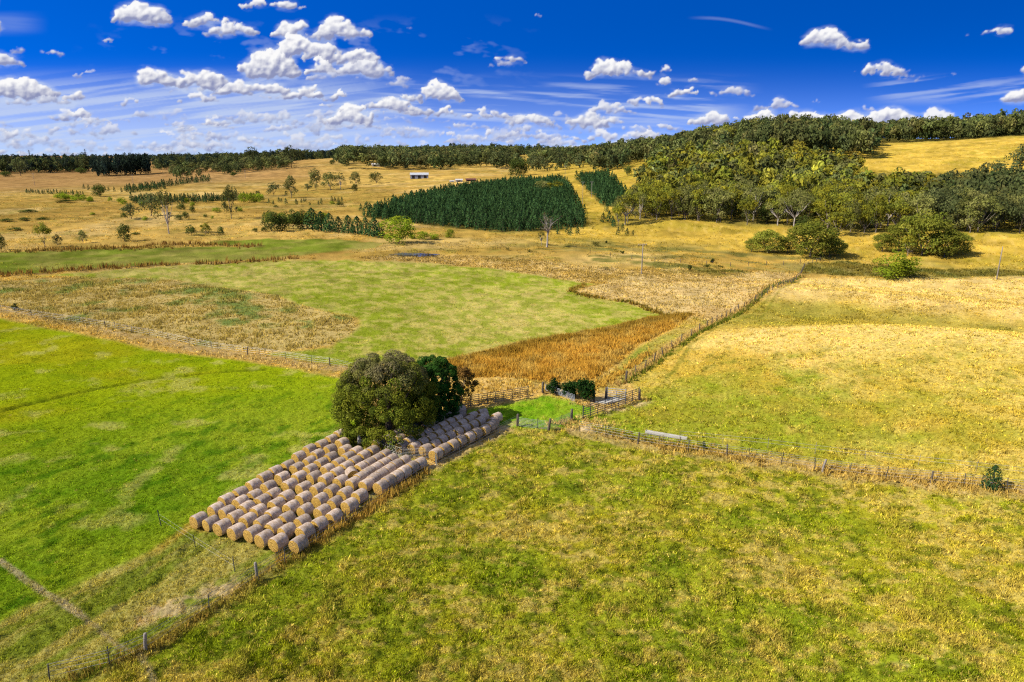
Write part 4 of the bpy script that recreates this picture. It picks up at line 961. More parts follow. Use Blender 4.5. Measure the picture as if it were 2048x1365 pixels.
def flag():
    p = at1(719, 890)
    o = thing('tarp_scrap', 'limp pale sheet hung on a stake where the two bale blocks meet', 'sheet', p)  # scrap of pale tarp hanging on a stake
    v, f = [], []
    for i in range(6):
        for j in range(5):
            u, w = j / 4, i / 5
            v.append(((u - .5) * .5 * (.35 + .65 * w), .06 * math.sin(u * 7 + w * 3), 1.25 - w * 1.2))
    f = [[i * 5 + j, i * 5 + j + 1, i * 5 + j + 6, i * 5 + j + 5] for i in range(5) for j in range(4)]
    sh = link('sheet', MB().add(v, f).mesh('sheet', True), o, mat=M_CONC); md = sh.modifiers.new('thick', 'SOLIDIFY'); md.thickness = .02
    link('stake', MB().tube([(0, .05, -.1), (0, .05, .6), (0, .05, 1.35)], .025, 6).mesh('stake'), o, mat=M_DSTEEL)
flag()

def pond():
    q = Z_POND; c = q.mean(0)
    m, n, l, out = nodes_of('pond water'); b = n.new('ShaderNodeBsdfPrincipled'); b.inputs['Base Color'].default_value = (.10, .10, .09, 1); b.inputs['Roughness'].default_value = .12
    nz = n.new('ShaderNodeTexNoise'); nz.inputs['Scale'].default_value = 2; bp = n.new('ShaderNodeBump'); bp.inputs['Strength'].default_value = .1
    l.new(nz.outputs['Fac'], bp.inputs['Height']); l.new(bp.outputs[0], b.inputs['Normal']); l.new(b.outputs[0], out.inputs[0])
    me = bpy.data.meshes.new('pond_water'); me.from_pydata([(x - c[0], y - c[1], 0) for x, y in q], [], [list(range(len(q)))[::-1]]); me.update()
    if me.polygons[0].normal.z < 0: me.flip_normals()
    o = link('pond_water', me, None, (c[0], c[1], float(zat(*c)) - .25), m); tag(o, 'small strip of still grey water in the dry flat', 'pond', kind='structure')
pond()

# ------------------------------------------------------------------ power poles and pylons
def power_pole(label, px, py, hpx, arm=True, rr=.16):
    p = at1(px, py); h = metres(hpx, p)
    o = thing('power_pole', label, 'power pole', p, .3, 'power poles across the valley')
    link('pole', MB().tube([(0, 0, -.3), (0, 0, h * .5), (0, 0, h)], [rr, rr * .85, rr * .65], 8).mesh('pole', True), o, mat=M_PALEWOOD)
    if arm:
        link('crossarm', MB().box((0, .18, h - .35), (2.3, .12, .14)).mesh('crossarm'), o, mat=M_PALEWOOD)
        for x in (-1.0, -.45, .45, 1.0): link('insulator', MB().tube([(x, .18, h - .28), (x, .18, h - .15), (x, .18, h - .04)], [.05, .07, .03], 6).mesh('insulator'), o, mat=M_CONC)
        link('brace', MB().tube([(0, .12, h - 1.1), (.4, .15, h - .7), (.8, .18, h - .4)], .025, 4).mesh('brace'), o, mat=M_STEEL)
power_pole('wooden power pole with crossarm standing in the dry gully flat', 1283, 549, 60)
power_pole('plain leaning pole on the crest of the golden paddock', 1993, 560, 54, False)
power_pole('power pole in the grass strip between the two pine blocks', 1165, 408, 42, True, .13)
power_pole('power pole at the top of the strip beside the pine plantation', 1130, 357, 24, True, .13)
for px, py, h, lab in [(70, 372, 20, 'thin power pole on the far brown plain near the left edge'), (267, 371, 18, 'thin power pole on the far plain right of the black pine block'), (491, 357, 14, 'thin power pole in front of the grey gum wood'), (1183, 395, 30, 'thin pole beside the second pine block')]:
    power_pole(lab, px, py, h, True, .16)
def pylon(px, d, top, lab):
    x, y = colpt(px, d); z = float(zat(x, y))
    h = H + (311 - top) * d / F - z
    o = thing('pylon', lab, 'pylon', (x, y, z), 0, 'transmission towers on the skyline')
    for sx in (-1, 1):
        for sy in (-1, 1): link('leg', MB().tube([(sx * 3.2, sy * 3.2, -1), (sx * 1.0, sy * 1.0, h * .55), (sx * .5, sy * .5, h)], .28, 4).mesh('leg'), o, mat=M_DSTEEL)
    mb = MB()
    for k in range(7):
        a, b = h * k / 7, h * (k + 1) / 7
        wa, wb = 3.2 - 2.5 * min(1, a / h / .6), 3.2 - 2.5 * min(1, b / h / .6)
        for s in (-1, 1): mb.tube([(s * wa, -wa, a), (0, -(wa + wb) / 2, (a + b) / 2), (-s * wb, -wb, b)], .14, 4); mb.tube([(s * wa, wa, a), (0, (wa + wb) / 2, (a + b) / 2), (-s * wb, wb, b)], .14, 4)
    link('bracing', mb.mesh('bracing'), o, mat=M_DSTEEL)
    for k, w in ((.98, 5), (.86, 6.5), (.74, 6)): link('crossarm', MB().tube([(-w, 0, h * k), (0, 0, h * k + .8), (w, 0, h * k)], .3, 4).mesh('crossarm'), o, mat=M_DSTEEL)
pylon(93, 2600, 303, 'lattice pylon on the skyline farthest to the left'); pylon(201, 2600, 301, 'tallest lattice pylon above the dark plain woods'); pylon(367, 3200, 304, 'faint lattice pylon above the distant low ridge')

# ------------------------------------------------------------------ farm buildings far off
M_ROOF = mat_plain('sheet roof', (.42, .43, .46), (.52, .53, .55), 3, .5); M_WALL = mat_plain('shed wall', (.26, .29, .36), (.33, .36, .42), 3)
M_WHITE = mat_plain('white wall', (.46, .44, .42), (.56, .54, .52), 3); M_RED = mat_plain('red brown wall', (.13, .05, .04), (.2, .08, .06), 3); M_HOLE = mat_plain('dark doorway', (.02, .02, .02), (.035, .035, .035), 3)
def shed(name, label, px, py, wpx, hpx, depth, wall, roof, doors=2, cat='shed', rz=.1):
    p = at1(px, py); w, h = metres(wpx, p), metres(hpx, p)
    o = thing(name, label, cat, (p[0], p[1], p[2] - .3), rz)
    e = h * .66
    mb = MB(); mb.box((0, 0, e / 2), (w, depth, e))
    for s in (-1, 1): mb.add([(s * w / 2, -depth / 2, e), (s * w / 2, depth / 2, e), (s * w / 2, 0, h - .1)], [[0, 1, 2]] if s > 0 else [[1, 0, 2]])
    link('wall', mb.mesh('wall'), o, mat=wall)
    rb = MB()
    for s in (-1, 1):
        a = [(-w / 2 - .4, s * (depth / 2 + .4), e - .05), (w / 2 + .4, s * (depth / 2 + .4), e - .05), (w / 2 + .4, 0, h), (-w / 2 - .4, 0, h)]
        b = [(x, y, z + .12) for x, y, z in a]
        rb.add(a + b, [[0, 1, 2, 3], [7, 6, 5, 4], [0, 4, 5, 1], [1, 5, 6, 2], [2, 6, 7, 3], [3, 7, 4, 0]])
    link('roof', rb.mesh('roof'), o, mat=roof)
    for k in range(doors):
        x = -w / 2 + w * (k + .5) / doors
        link('doorway_shade', MB().box((x, -depth / 2 - .03, e * .42), (w / doors * .45, .06, e * .8)).mesh('doorway_shade'), o, mat=M_HOLE)  # near-black box set on the wall for a doorway's inner shade
    return o
shed('farm_shed', 'long blue grey farm shed with pale roof below the middle wood', 839, 357, 34, 11, 9, M_WALL, M_ROOF, 3)
shed('farm_shed', 'small red brown shed behind the pine plantation', 942, 363, 19, 6, 5, M_RED, M_RED, 2)
shed('farm_shed', 'small white shed just left of the red brown shed', 918, 364, 13, 6, 4, M_WHITE, M_WHITE, 1)
shed('farm_shed', 'tiny white hut left of the small white shed', 904, 365, 8, 4, 3, M_WHITE, M_WHITE, 1)
shed('farm_house', 'white roofed house half hidden in front of the middle wood', 757, 333, 24, 6, 9, M_WHITE, M_WHITE, 2, 'house')


# ------------------------------------------------------------------ single trees on the plain and the slopes
for (pr, px, py, h, w, lab) in [
    (UMB[0], 90.6, 494, 41, 30, 'largest of the young gums along the far edge of the left green strip'),
    (GRY[1], 116, 492.5, 20, 17, 'smallest young gum close beside a larger one at the green strip'),
    (GRY[0], 166, 486, 22, 18, 'small young gum between two larger trees by the dark rush line'),
    (RND[0], 249, 482, 32, 24, 'dense round grey green tree standing alone above the dark rush line'),
    (RND[1], 3, 500, 28, 18, 'dark tree cut by the left edge of the photo above the green strip'),
    (BAR[0], 338, 467, 76, 46, 'tall thin gum with several bare leaning stems on the golden plain'),
    (GRY[2], 463, 438, 62, 34, 'tall gum with layered dark foliage and brush at its foot'),
    (NVY[0], 263, 438, 27, 38, 'low spreading dark gum left of a taller one on the plain'),
    (NVY[1], 303, 432, 38, 42, 'broad dark gum just behind the low spreading one'),
    (RND[2], 383, 471, 20, 20, 'first of three small trees at the end of the green strip'),
    (UMB[1], 412, 471, 22, 25, 'middle rounded one of three small trees by the green strip'),
    (RND[0], 442, 470.5, 17, 14, 'last narrow one of three small trees by the green strip'),
    (RND[1], 200, 393, 21, 26, 'dark round tree at the left end of the young pine rows'),
    (NVY[1], 548, 392, 24, 29, 'round dark gum standing beside a taller open gum'),
    (GRY[0], 583, 396, 42, 33, 'tall open gum beside a round dark gum on the slope'),
    (NVY[0], 615, 382, 13, 24, 'low dark bushy tree left of the three slope gums'),
    (GRY[1], 632, 380, 40, 31, 'first of three loose gums in a clump on the golden slope'),
    (GRY[2], 661, 380, 34, 38, 'broad middle one of three loose gums on the slope'),
    (BAR[1], 681, 378, 30, 24, 'thin right hand one of three loose gums on the slope'),
    (GRY[0], 712, 371, 26, 27, 'gum at the left end of a low scrub line on the slope'),
    (GRY[1], 753, 367, 22, 32, 'wide gum in the scrub line below the middle wood'),
    (RND[0], 709, 382, 14, 14, 'small round dark tree alone on the golden slope'),
    (NVY[0], 42, 353, 29, 29, 'dark lone tree on the far brown plain near left edge'),
    (RND[1], 162, 347.5, 10, 22, 'low dark bush clump on the far brown plain'),
    (RND[2], 468, 353, 9, 15, 'small round bush below the grey gum wood'),
    (RND[0], 665, 329, 9, 11, 'tiny round tree on the pale skyline rise'),
    (RND[1], 12, 354, 9, 18, 'low dark bush at far left on the brown plain'),
    (GRY[0], 1085, 388, 26, 40, 'left gum rising from inside the pine plantation'),
    (UMB[2], 1112, 389, 26, 46, 'right gum rising from inside the pine plantation'),
    (LIM[0], 798, 486, 54, 76, 'big round pale green willow at the end of the windbreak'),
    (LIM[1], 1790, 555, 50, 78, 'open willow with fanned stems in the gully below the right grove'),
    (UMB[3], 1676, 472, 52, 60, 'single spreading gum with pale trunk standing before the wood'),
    (NVY[0], 2036, 347, 44, 46, 'dark gum at the foot of the golden hill by the right edge'),
    (NVY[1], 1990, 352, 24, 34, 'smaller dark gum left of the one under the golden hill'),
    (BAR[2], 1083, 490, 28, 18, 'twiggy shrub at the foot of the bare dead tree'),
    (NVY[1], 504, 333, 34, 32, 'tall dark tree standing above the grey gum wood'),
    (NVY[0], 583, 336, 40, 34, 'big pale crowned gum at the right end of the grey wood'),
    (RND[0], 1033, 352, 36, 34, 'black green dense pine at the right end of the middle wood'),
    (RND[1], 1048, 351, 34, 26, 'second dense dark pine beside the end of the middle wood'),
    (UMB[0], 1450, 293, 38, 46, 'yellow green gum standing up by the small hilltop clearing'),
    (RND[2], 1255, 352, 22, 18, 'small gum alone in the gap beside the second pine block')]:
    plant_px('willow_tree' if pr in LIM else 'gum_tree', pr, px, py, h, w, lab)
def grove(spec, where, group):
    for (pr, px, py, h, w, lab) in spec: plant_px('gum_tree', pr, px, py, h, w, lab, 'tree', group)
grove([(SPR[0], 1503, 503, 26, 28, 'lowest bushy gum at the left end of the left grove'), (SPR[1], 1535, 506, 44, 62, 'broad round gum second from left in the left grove'), (SPR[2], 1575, 504, 32, 40, 'low gum between the two big crowns of the left grove'),
       (SPR[0], 1620, 513, 68, 94, 'biggest domed gum of the left grove'), (SPR[1], 1658, 513, 40, 50, 'dark skirted gum right of the biggest in the left grove'), (SPR[2], 1677, 510, 27, 30, 'small gum at the right end of the left grove')], 0, 'left grove of gums below the wood')
grove([(SPR[2], 1764, 503, 33, 38, 'small gum at the left end of the right grove'), (SPR[1], 1797, 503, 52, 50, 'tall narrow gum second from left in the right grove'), (SPR[0], 1843, 510, 77, 86, 'biggest domed gum of the right grove'),
       (SPR[2], 1888, 513, 48, 60, 'broad gum right of the biggest in the right grove'), (SPR[1], 1917, 508, 36, 44, 'low gum at the right end of the right grove'), (UMB[1], 1815, 512, 36, 40, 'yellowish low gum in front of the right grove')], 0, 'right grove of gums below the wood')
# bare tree
def dead_tree():
    p = at1(1094, 494); h = metres(62, p)
    t = thing('dead_tree', 'nearly bare twisted grey tree before the pine plantation', 'tree', p)
    mb = MB(); r_ = np.random.default_rng(3); tips = []
    tr = [(0, 0, -.1), (.15, 0, h * .2), (.1, .1, h * .4), (.5, .1, h * .55)]
    mb.tube(tr, [.32, .26, .22, .15], 8)
    for k in range(16):
        a = r_.uniform(0, 6.28); q = r_.uniform(.1, .33) * h; z1 = h * r_.uniform(.5, 1)
        b = np.array([.1 + .2 * r_.random(), .08, h * r_.uniform(.32, .55)]); e = np.array([.5 + math.cos(a) * q, math.sin(a) * q, z1])
        m = b * .5 + e * .5 + r_.normal(size=3) * .3
        mb.tube([b, m, e], [.11, .07, .025], 5)
        for j in range(3): 
            e2 = e + r_.normal(size=3) * .7; mb.tube([m * .4 + e * .6, (m * .2 + e * .8 + e2) / 2, e2], [.035, .025, .012], 4); tips.append(e2)
    link('trunk', mb.mesh('trunk', True), t, mat=M_BARK)
    v, f, k = clumps(np.array(tips), np.array([.45, .45, .35]), 14, .24); me = mesh('leaves', v, f, cols_for(k, [[.16, .13, .05], [.12, .11, .04]])); me.materials.append(M_BIG); link('leaves', me, t)
dead_tree()
# windbreak of conifers with willow scrub behind
for i, (px, py, h, w) in enumerate([(543, 461, 36, 32), (565, 460, 30, 22), (586, 456, 34, 32), (606, 456, 34, 26), (625, 457, 36, 28), (643, 460, 33, 24), (660, 462, 32, 22), (678, 464, 28, 18), (697, 465, 31, 22), (715, 467, 31, 22), (732, 468, 30, 22), (749, 471, 32, 26), (760, 473, 26, 22)]):
    plant_px('windbreak_tree', CYP[i % 3] if i > 3 else RND[i % 3], px, py + 2, h * 1.12, w * 1.3, 'dark green tree in the straight windbreak, %s from its left end' % ORD[i], 'tree', 'dark trees of the straight windbreak')
for i, px in enumerate(np.linspace(538, 648, 9)):
    p = at1(px, 447 + (i % 2)); plant('willow_bush', LIM[i % 2], p, rng.uniform(3.5, 5.5), rng.uniform(4.5, 6), 'pale green willow bush in the line behind the dark windbreak', 'bush', 'willow bushes behind the windbreak')
for i, (px, py, h, w, lab) in enumerate([(845, 479, 17, 28, 'bright green bush right of the big round willow'), (868, 479, 14, 26, 'low bright bush second right of the big willow'), (900, 476, 18, 22, 'taller bush at the right end of the bright bush row'), (825, 478, 12, 16, 'small dark bush touching the big willow')]):
    plant_px('willow_bush', LIM[i % 2], px, py, h, w, lab, 'bush')
for px, py, h, w in [(487, 404, 17, 20), (503, 405, 18, 24), (518, 405, 17, 24)]:
    plant_px('willow_bush', LIM[0], px, py, h, w, 'grey green willow bush at the right end of the young pine row', 'bush', 'willow bushes ending the pine row')
for k in range(20):
    px = rng.uniform(92, 285); py = 394 + (px - 92) * .075 + rng.normal() * 1.5
    plant_px('scrub_bush', LIM[k % 2], px, py, rng.uniform(5, 10), rng.uniform(9, 18), 'pale green scrub bush in the line below the young pine rows', 'bush', 'scrub bushes along the dry creek')
for k, (px, py, h, w) in enumerate([(373, 407, 10, 12), (385, 412, 8, 10), (362, 420, 12, 18), (385, 425, 12, 12), (422, 405, 8, 10), (434, 424, 8, 20), (480, 423, 9, 14), (358, 440, 10, 16), (372, 438, 14, 14), (411, 436, 8, 8), (425, 438, 6, 6), (290, 441, 8, 12), (248, 436, 10, 12), (551, 415, 4, 12), (680, 413, 10, 16), (665, 409, 6, 14), (185, 430, 5, 10), (510, 464, 8, 12), (527, 464, 10, 12), (272, 470, 5, 16)]):
    plant_px('scrub_bush', (LIM + RND)[k % 5], px, py, h, w, 'small green bush dotted over the golden plain among the gums', 'bush', 'small bushes dotted over the plain')
for k, (px, py, w) in enumerate([(15, 440, 22), (50, 438, 20), (85, 437, 22), (30, 458, 26), (55, 422, 30), (130, 402, 30)]):
    plant_px('scrub_bush', RND[k % 3], px, py + 3, 5, w, 'flat dark tussock patch on the open golden plain at left', 'bush', 'dark tussock patches on the plain')
# young pines in rows and singles
YP = 'young pines on the open plain'
for (x0, y0, x1, y1, n, h) in [(252, 382, 419, 363, 48, 11), (258, 386, 330, 378, 20, 11), (262, 402, 470, 402, 46, 13), (270, 407, 372, 407, 20, 14), (380, 406, 521, 396, 34, 12), (52, 386, 165, 391, 30, 7), (168, 378, 240, 386, 8, 8)]:
    for q in np.linspace(0, 1, n):
        px, py = x0 + (x1 - x0) * q + rng.normal() * 1.2, y0 + (y1 - y0) * q + rng.normal() * .8
        plant_px('young_pine', PIN[rng.integers(4)], px, py, h * rng.uniform(.75, 1.2), h * .62, 'small dark pine in the long young pine rows on the plain', 'tree', 'young pines planted in rows on the plain')
for px, py, h in [(538, 406, 9), (547, 408, 8), (558, 404, 10), (563, 404, 8), (572, 408, 12), (593, 409, 12), (603, 405, 8), (608, 404, 8), (612, 403, 7), (620, 410, 7), (637, 409, 8), (643, 408, 12), (664, 403, 11), (670, 403, 10), (677, 404, 10), (684, 402, 9)]:
    plant_px('young_pine', PIN[rng.integers(4)], px, py + 1, h, h * .7, 'tiny dark pine scattered below the slope gums', 'tree', 'tiny pines below the slope gums')
for px, py, h in [(950, 452, 14), (980, 458, 14), (990, 460, 14), (1002, 462, 15), (1010, 463, 15), (1020, 462, 16), (1030, 462, 15), (1041, 461, 16), (1049, 461, 15), (1072, 458, 14), (1082, 460, 15), (1115, 469, 16), (1122, 461, 14), (1134, 467, 17), (1141, 471, 16), (1155, 469, 17), (1164, 458, 12), (738, 430, 15), (722, 422, 14), (734, 415, 12), (728, 428, 12), (1206, 446, 20), (1218, 444, 22), (1213, 425, 18), (1228, 455, 16), (1236, 470, 16), (1254, 470, 14), (1266, 470, 10), (1225, 452, 20), (1245, 463, 16)]:
    plant_px('young_pine', PIN[rng.integers(4)], px, py, h, h * .72, 'young pine standing just outside the edge of the plantation', 'tree', 'stray pines along the plantation edge')
def fill(P, step, jit=.42, ang=.5):
    lo, hi = P.min(0) - step, P.max(0) + step; c = (lo + hi) / 2; r = np.linalg.norm(hi - lo) / 2
    u = np.arange(-r, r, step); U, V = np.meshgrid(u, u); U = U + rng.uniform(-jit, jit, U.shape) * step; V = V + rng.uniform(-jit, jit, V.shape) * step
    ca, sa = math.cos(ang), math.sin(ang)
    x, y = c[0] + U * ca - V * sa, c[1] + U * sa + V * ca
    k = sdist(x, y, P) > 0
    return np.c_[x[k], y[k]]
PL = np.concatenate([fill(Z_PLANT, 3.1, .25, .35), fill(Z_PLANT2, 3.0, .25, .35)])
_e = np.maximum(sdist(PL[:, 0], PL[:, 1], Z_PLANT), sdist(PL[:, 0], PL[:, 1], Z_PLANT2)); PL = PL[(rng.random(len(PL)) < .45 + _e / 9) & (rng.random(len(PL)) < .95)]
PL = PL[np.argsort(np.hypot(PL[:, 0], PL[:, 1]))]
pz = zat(PL[:, 0], PL[:, 1])
for (x, y), z in zip(PL[:300], pz[:300]):
    h = rng.uniform(4.2, 6.8)
    plant('pine_tree', PIN[rng.integers(4)], (x, y, z), h, h * .62, 'dark green pine on the near side of the dense planted pine block', 'tree', 'pines of the plantation')
low_pine = [pine_arr(400 + i, n=90, ls=.21) for i in range(4)]
n = len(PL) - 300
hh = rng.uniform(4.6, 7.0, n)
v, f, c = merged(low_pine, np.c_[PL[300:], pz[300:] - .05], np.c_[hh * .62, hh], rng.uniform(0, 6.28, n), np.repeat(rng.uniform(.65, 1.45, (n, 1)), 3, 1))
o = link('pine_plantation', mesh('pine_plantation', v, f, c), mat=M_LEAFF); tag(o, 'dense dark green pine plantation covering the slope behind its front trees', 'plantation', kind='stuff')

# ------------------------------------------------------------------ woods: the front trees one by one, the mass behind as one object per wood
def low_gum(i, pal, **kw): return gum_parts(500 + i, ncl=10, nleaf=24, ls=.125, pal=pal, limbs=0, **{**dict(cb=.3, cr=.2, flat=.75), **kw})[1]
LG = [low_gum(i, GUM) for i in range(5)] + [low_gum(20 + i, GUMG) for i in range(4)]
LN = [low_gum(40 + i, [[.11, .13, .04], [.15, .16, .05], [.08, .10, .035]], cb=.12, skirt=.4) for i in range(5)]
LD = [low_gum(60 + i, NAVY, cb=.05, low=0., flat=1.0) for i in range(4)]
def belt(c0, c1, d0, d1, step):
    """tree places between two azimuth columns and two distances"""
    a0, a1 = math.atan((c0 - CX) / F), math.atan((c1 - CX) / F); out = []
    d = d0
    while d < d1:
        m = max(1, int((a1 - a0) * d / step))
        aa = a0 + (np.arange(m) + rng.uniform(.1, .9, m)) / m * (a1 - a0); dd = d + rng.uniform(-.45, .45, m) * step
        out.append(np.c_[np.sin(aa) * dd, np.cos(aa) * dd]); d += step
    return np.concatenate(out)
def wood(name, label, pts, protos, h, asp, tint=1.0, which=None):
    n = len(pts); hh = rng.uniform(*h, n); z = zat(pts[:, 0], pts[:, 1])
    tn = np.repeat(np.exp(rng.normal(size=(n, 1)) * .20), 3, 1) * (.75 + .5 * fbm(pts[:, 0] / 40, pts[:, 1] / 40, 2, 333))[:, None] * tint * (1 + rng.normal(size=(n, 3)) * A(.08, .03, .04))
    hh = hh * (.60 + .40 * fbm(pts[:, 0] / 18, pts[:, 1] / 18, 2, 335) + .45 * fbm(pts[:, 0] / 75, pts[:, 1] / 75, 2, 337))
    v, f, c = merged(protos, np.c_[pts, z - .1], np.c_[hh * rng.uniform(asp[0], asp[1], n), hh], rng.uniform(0, 6.28, n), tn, which)
    o = link(name, mesh(name, v, f, c), mat=M_LEAFF); tag(o, label, 'wood', kind='stuff')
def broken(P, dmax):
    d = np.hypot(P[:, 0], P[:, 1])
    return P[(fbm(P[:, 0] / 48, P[:, 1] / 48, 3, 341) > .47) | (d > dmax)]
F1 = fill(Z_WOOD, 6.8, .45, .2)
F1 = F1[fbm(F1[:, 0] / 22, F1[:, 1] / 22, 2, 301) > .20]
cf = CX + F * F1[:, 0] / F1[:, 1]; F1 = F1[~((cf > 1700) & (np.hypot(F1[:, 0], F1[:, 1]) > 420 + np.clip((cf - 1800) / 3, 0, 36)))]
F1 = F1[np.argsort(np.hypot(F1[:, 0], F1[:, 1]) + rng.uniform(0, 25, len(F1)))]
nf = 190
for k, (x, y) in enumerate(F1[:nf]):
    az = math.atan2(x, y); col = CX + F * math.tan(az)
    if col > 1850: pr, lab = (NVY + GRY)[rng.integers(5)], 'shadowed grey green gum in the dark right hand end of the wood'  # darker leaf palettes put this end's shade into the colour
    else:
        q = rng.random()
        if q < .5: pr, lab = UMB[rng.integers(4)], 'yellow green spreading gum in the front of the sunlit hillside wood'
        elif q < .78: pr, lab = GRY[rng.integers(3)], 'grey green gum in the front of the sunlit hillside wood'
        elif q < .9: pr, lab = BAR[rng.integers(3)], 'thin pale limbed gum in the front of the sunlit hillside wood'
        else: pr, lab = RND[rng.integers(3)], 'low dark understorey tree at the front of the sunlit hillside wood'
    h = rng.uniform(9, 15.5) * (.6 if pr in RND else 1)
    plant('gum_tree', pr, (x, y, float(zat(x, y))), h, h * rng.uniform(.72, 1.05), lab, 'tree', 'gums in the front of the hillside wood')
rest = F1[nf:]; colr = CX + F * rest[:, 0] / rest[:, 1]
wood('hillside_wood', 'sunlit yellow green gum wood filling the lower hillside', rest[colr < 1850], LG, (10.5, 18), (.68, .95), .95)
wood('shadowed_wood', 'darker gum wood at the right below the golden hill', rest[colr >= 1850], LN, (9, 14), (.75, 1.05))  # shade here is carried by the darker leaf palette
up = np.concatenate([belt(1180, 1420, 570, 1050, 8.5), belt(1420, 1720, 560, 1050, 8.5), belt(1720, 2600, 715, 1050, 8.5)])
cu = CX + F * up[:, 0] / up[:, 1]; du = np.hypot(up[:, 0], up[:, 1])
clear = ((np.abs(cu - 1412) < 14) & (du > 610) & (du < 760)) | ((np.abs(cu - 1445) < 12) & (du > 560) & (du < 650)) | ((cu < 1290) & (cu > 1245) & (du < 620))
wood('hilltop_wood', 'grey green gum wood crowning the hill to the skyline', up[~clear], LN + LG[5:], (12, 20), (.6, .9), .95)
wood('middle_wood', 'grey green gum wood on the low rise in the middle distance', broken(np.concatenate([belt(690, 1036, 850, 1420, 11), belt(670, 730, 900, 1000, 16), belt(1062, 1300, 720, 1420, 11)]), 1050), LN + LG[7:], (12, 19), (.75, 1.05), .98)
wood('grey_wood', 'open grey gum wood on the golden rise at left centre', broken(belt(358, 600, 820, 1030, 11), 3000), LN + LG[6:], (10, 15), (.75, 1.1), .95)
wood('plain_wood', 'dark blue green woods along the far edge of the plain', np.concatenate([belt(-500, 206, 1290, 1520, 13), belt(330, 620, 1350, 1900, 18), belt(600, 1080, 1500, 2100, 20)]), LN + LD, (17, 24), (.6, .9), .85)
wood('pine_windbreak', 'solid black green pine block on the far brown plain', belt(209, 322, 1010, 1085, 8), LD, (24, 28), (.4, .5), .8)
wood('distant_woods', 'faint blue green woods on the farthest ridges', np.concatenate([belt(-600, 2500, 2500, 2600, 22), belt(-600, 1200, 3600, 3680, 30)]), LD, (14, 22), (.9, 1.5), 1.0)

# ------------------------------------------------------------------ grass: tufts over the near fields, rushes, weeds
def blades(x, y, h, wdt, nb, spread, col, lean=.5, seed=0, up=.0):
    r_ = np.random.default_rng(seed); n = len(x)
    z = zat(x, y) + micro(x, y)
    k = np.repeat(np.arange(n), nb); m = len(k)
    a = r_.uniform(0, 6.283, m); q = np.sqrt(r_.uniform(0, 1, m)) * spread[k]
    bx, by = x[k] + np.cos(a) * q, y[k] + np.sin(a) * q
    hh = h[k] * r_.uniform(.55, 1.2, m); w = wdt[k] * r_.uniform(.6, 1.4, m)
    b = r_.uniform(0, 6.283, m); l = hh * lean * r_.uniform(.1, 1.3, m); la = r_.uniform(0, 6.283, m)
    ex, ey = np.cos(b) * w * .5, np.sin(b) * w * .5
    v = np.stack([np.c_[bx - ex, by - ey, z[k] - .06], np.c_[bx + ex, by + ey, z[k] - .06], np.c_[bx + np.cos(la) * l, by + np.sin(la) * l, z[k] + hh]], 1).reshape(-1, 3)
    cv = col[k] * r_.uniform(.7, 1.3, (m, 1))
    c = np.stack([cv, cv, cv], 1).reshape(-1, 3)
    return v, np.arange(3 * m).reshape(m, 3), c
M_GRASS = mat_leaf('grass blades', mul=(1.58, 1.52, .95), trans=.30, vary=0, up=1.3)
def sod(name, label, parts):
    vs_, fs_, cs_ = [], [], []; n0 = 0
    for v, f, c in parts: vs_.append(v); fs_.append(f + n0); cs_.append(c); n0 += len(v)
    o = link(name, mesh(name, np.concatenate(vs_), np.concatenate(fs_), np.concatenate(cs_)), mat=M_GRASS)
    tag(o, label, name.split('_')[-1], kind='stuff')
def screen_pts(n, y0, y1, seed, x0=-60, x1=2110):
    """points spread evenly over the visible slope between two distances"""
    r_ = np.random.default_rng(seed)
    px, py = r_.uniform(x0, x1, n), r_.uniform(y0, y1, n)
    X, Y, Z = pdir(px, py); t = -H / Z
    return X * t, Y * t
# near fields
x, y = screen_pts(190000, 525, 1390, 1)
ok = (sdist(x, y, Z_RUSH) < 0) & (sdist(x, y, Z_BALES2) < 0) & (sdist(x, y, Z_BALES) < 0) & (sdist(x, y, Z_WEEDY) < 0) & (sdist(x, y, Z_PALE) < 0)
for B in Z_BARE: ok &= (sdist(x, y, B) < -.1) | (rng.random(len(x)) < .4)
ok &= (ldist(x, y, L_TRACK) > .6) | (rng.random(len(x)) < .3)
x, y = x[ok], y[ok]; d = np.hypot(x, y)
L = sstep(-.5, .5, np.maximum(np.maximum(sdist(x, y, Z_LEFT), sdist(x, y, Z_MOWN)), np.maximum(sdist(x, y, Z_STRAW), sdist(x, y, Z_PEN))))
gc = ground_colour(x, y)
tuft = fbm(x / 1.3, y / 1.3, 3, 401)
dry = np.clip((fbm(x / 2.3, y / 2.3, 3, 405) - .44) * 4, 0, 1) * (1 - .8 * L)
colg = gc * (1 - .3 * dry[:, None]) + A(.42, .33, .09) * .3 * dry[:, None]
hg = (.05 + .16 * sstep(.40, .75, tuft)) * (1 - .5 * L) * (.8 + .5 * dry)
jt = np.exp(rng.normal(size=(len(x), 1)) * (.34 - .18 * L[:, None]) - .04); colg = colg * jt
st = (rng.random(len(x)) < .07 * (1 - .9 * L))[:, None]; colg = np.where(st, A(.42, .33, .11) * jt, colg)
sod('grass', 'tufted green and straw coloured grass over the near paddocks', [blades(x, y, hg, .026 + d * .0007, 5, .08 + d * .0014, colg * 1.08, 1.1, 2)])
x, y = screen_pts(60000, 385, 660, 15)
p = np.c_[x, y]; d = np.hypot(x, y)
ok = (sdist(x, y, Z_RUSH) < 0) & (sdist(x, y, Z_LEFT) < 0) & (sdist(x, y, Z_UPG) < 0) & (sdist(x, y, Z_MOWN) < 0) & (sdist(x, y, Z_WEEDY) < 0) & (sdist(x, y, Z_PLANT) < 0) & (sdist(x, y, Z_POND) < 0) & (fbm(x / 9, y / 9, 3, 421) > .42)
x, y, d = x[ok], y[ok], d[ok]
cm = ground_colour(x, y) * rng.uniform(.5, 1.3, (len(x), 1))
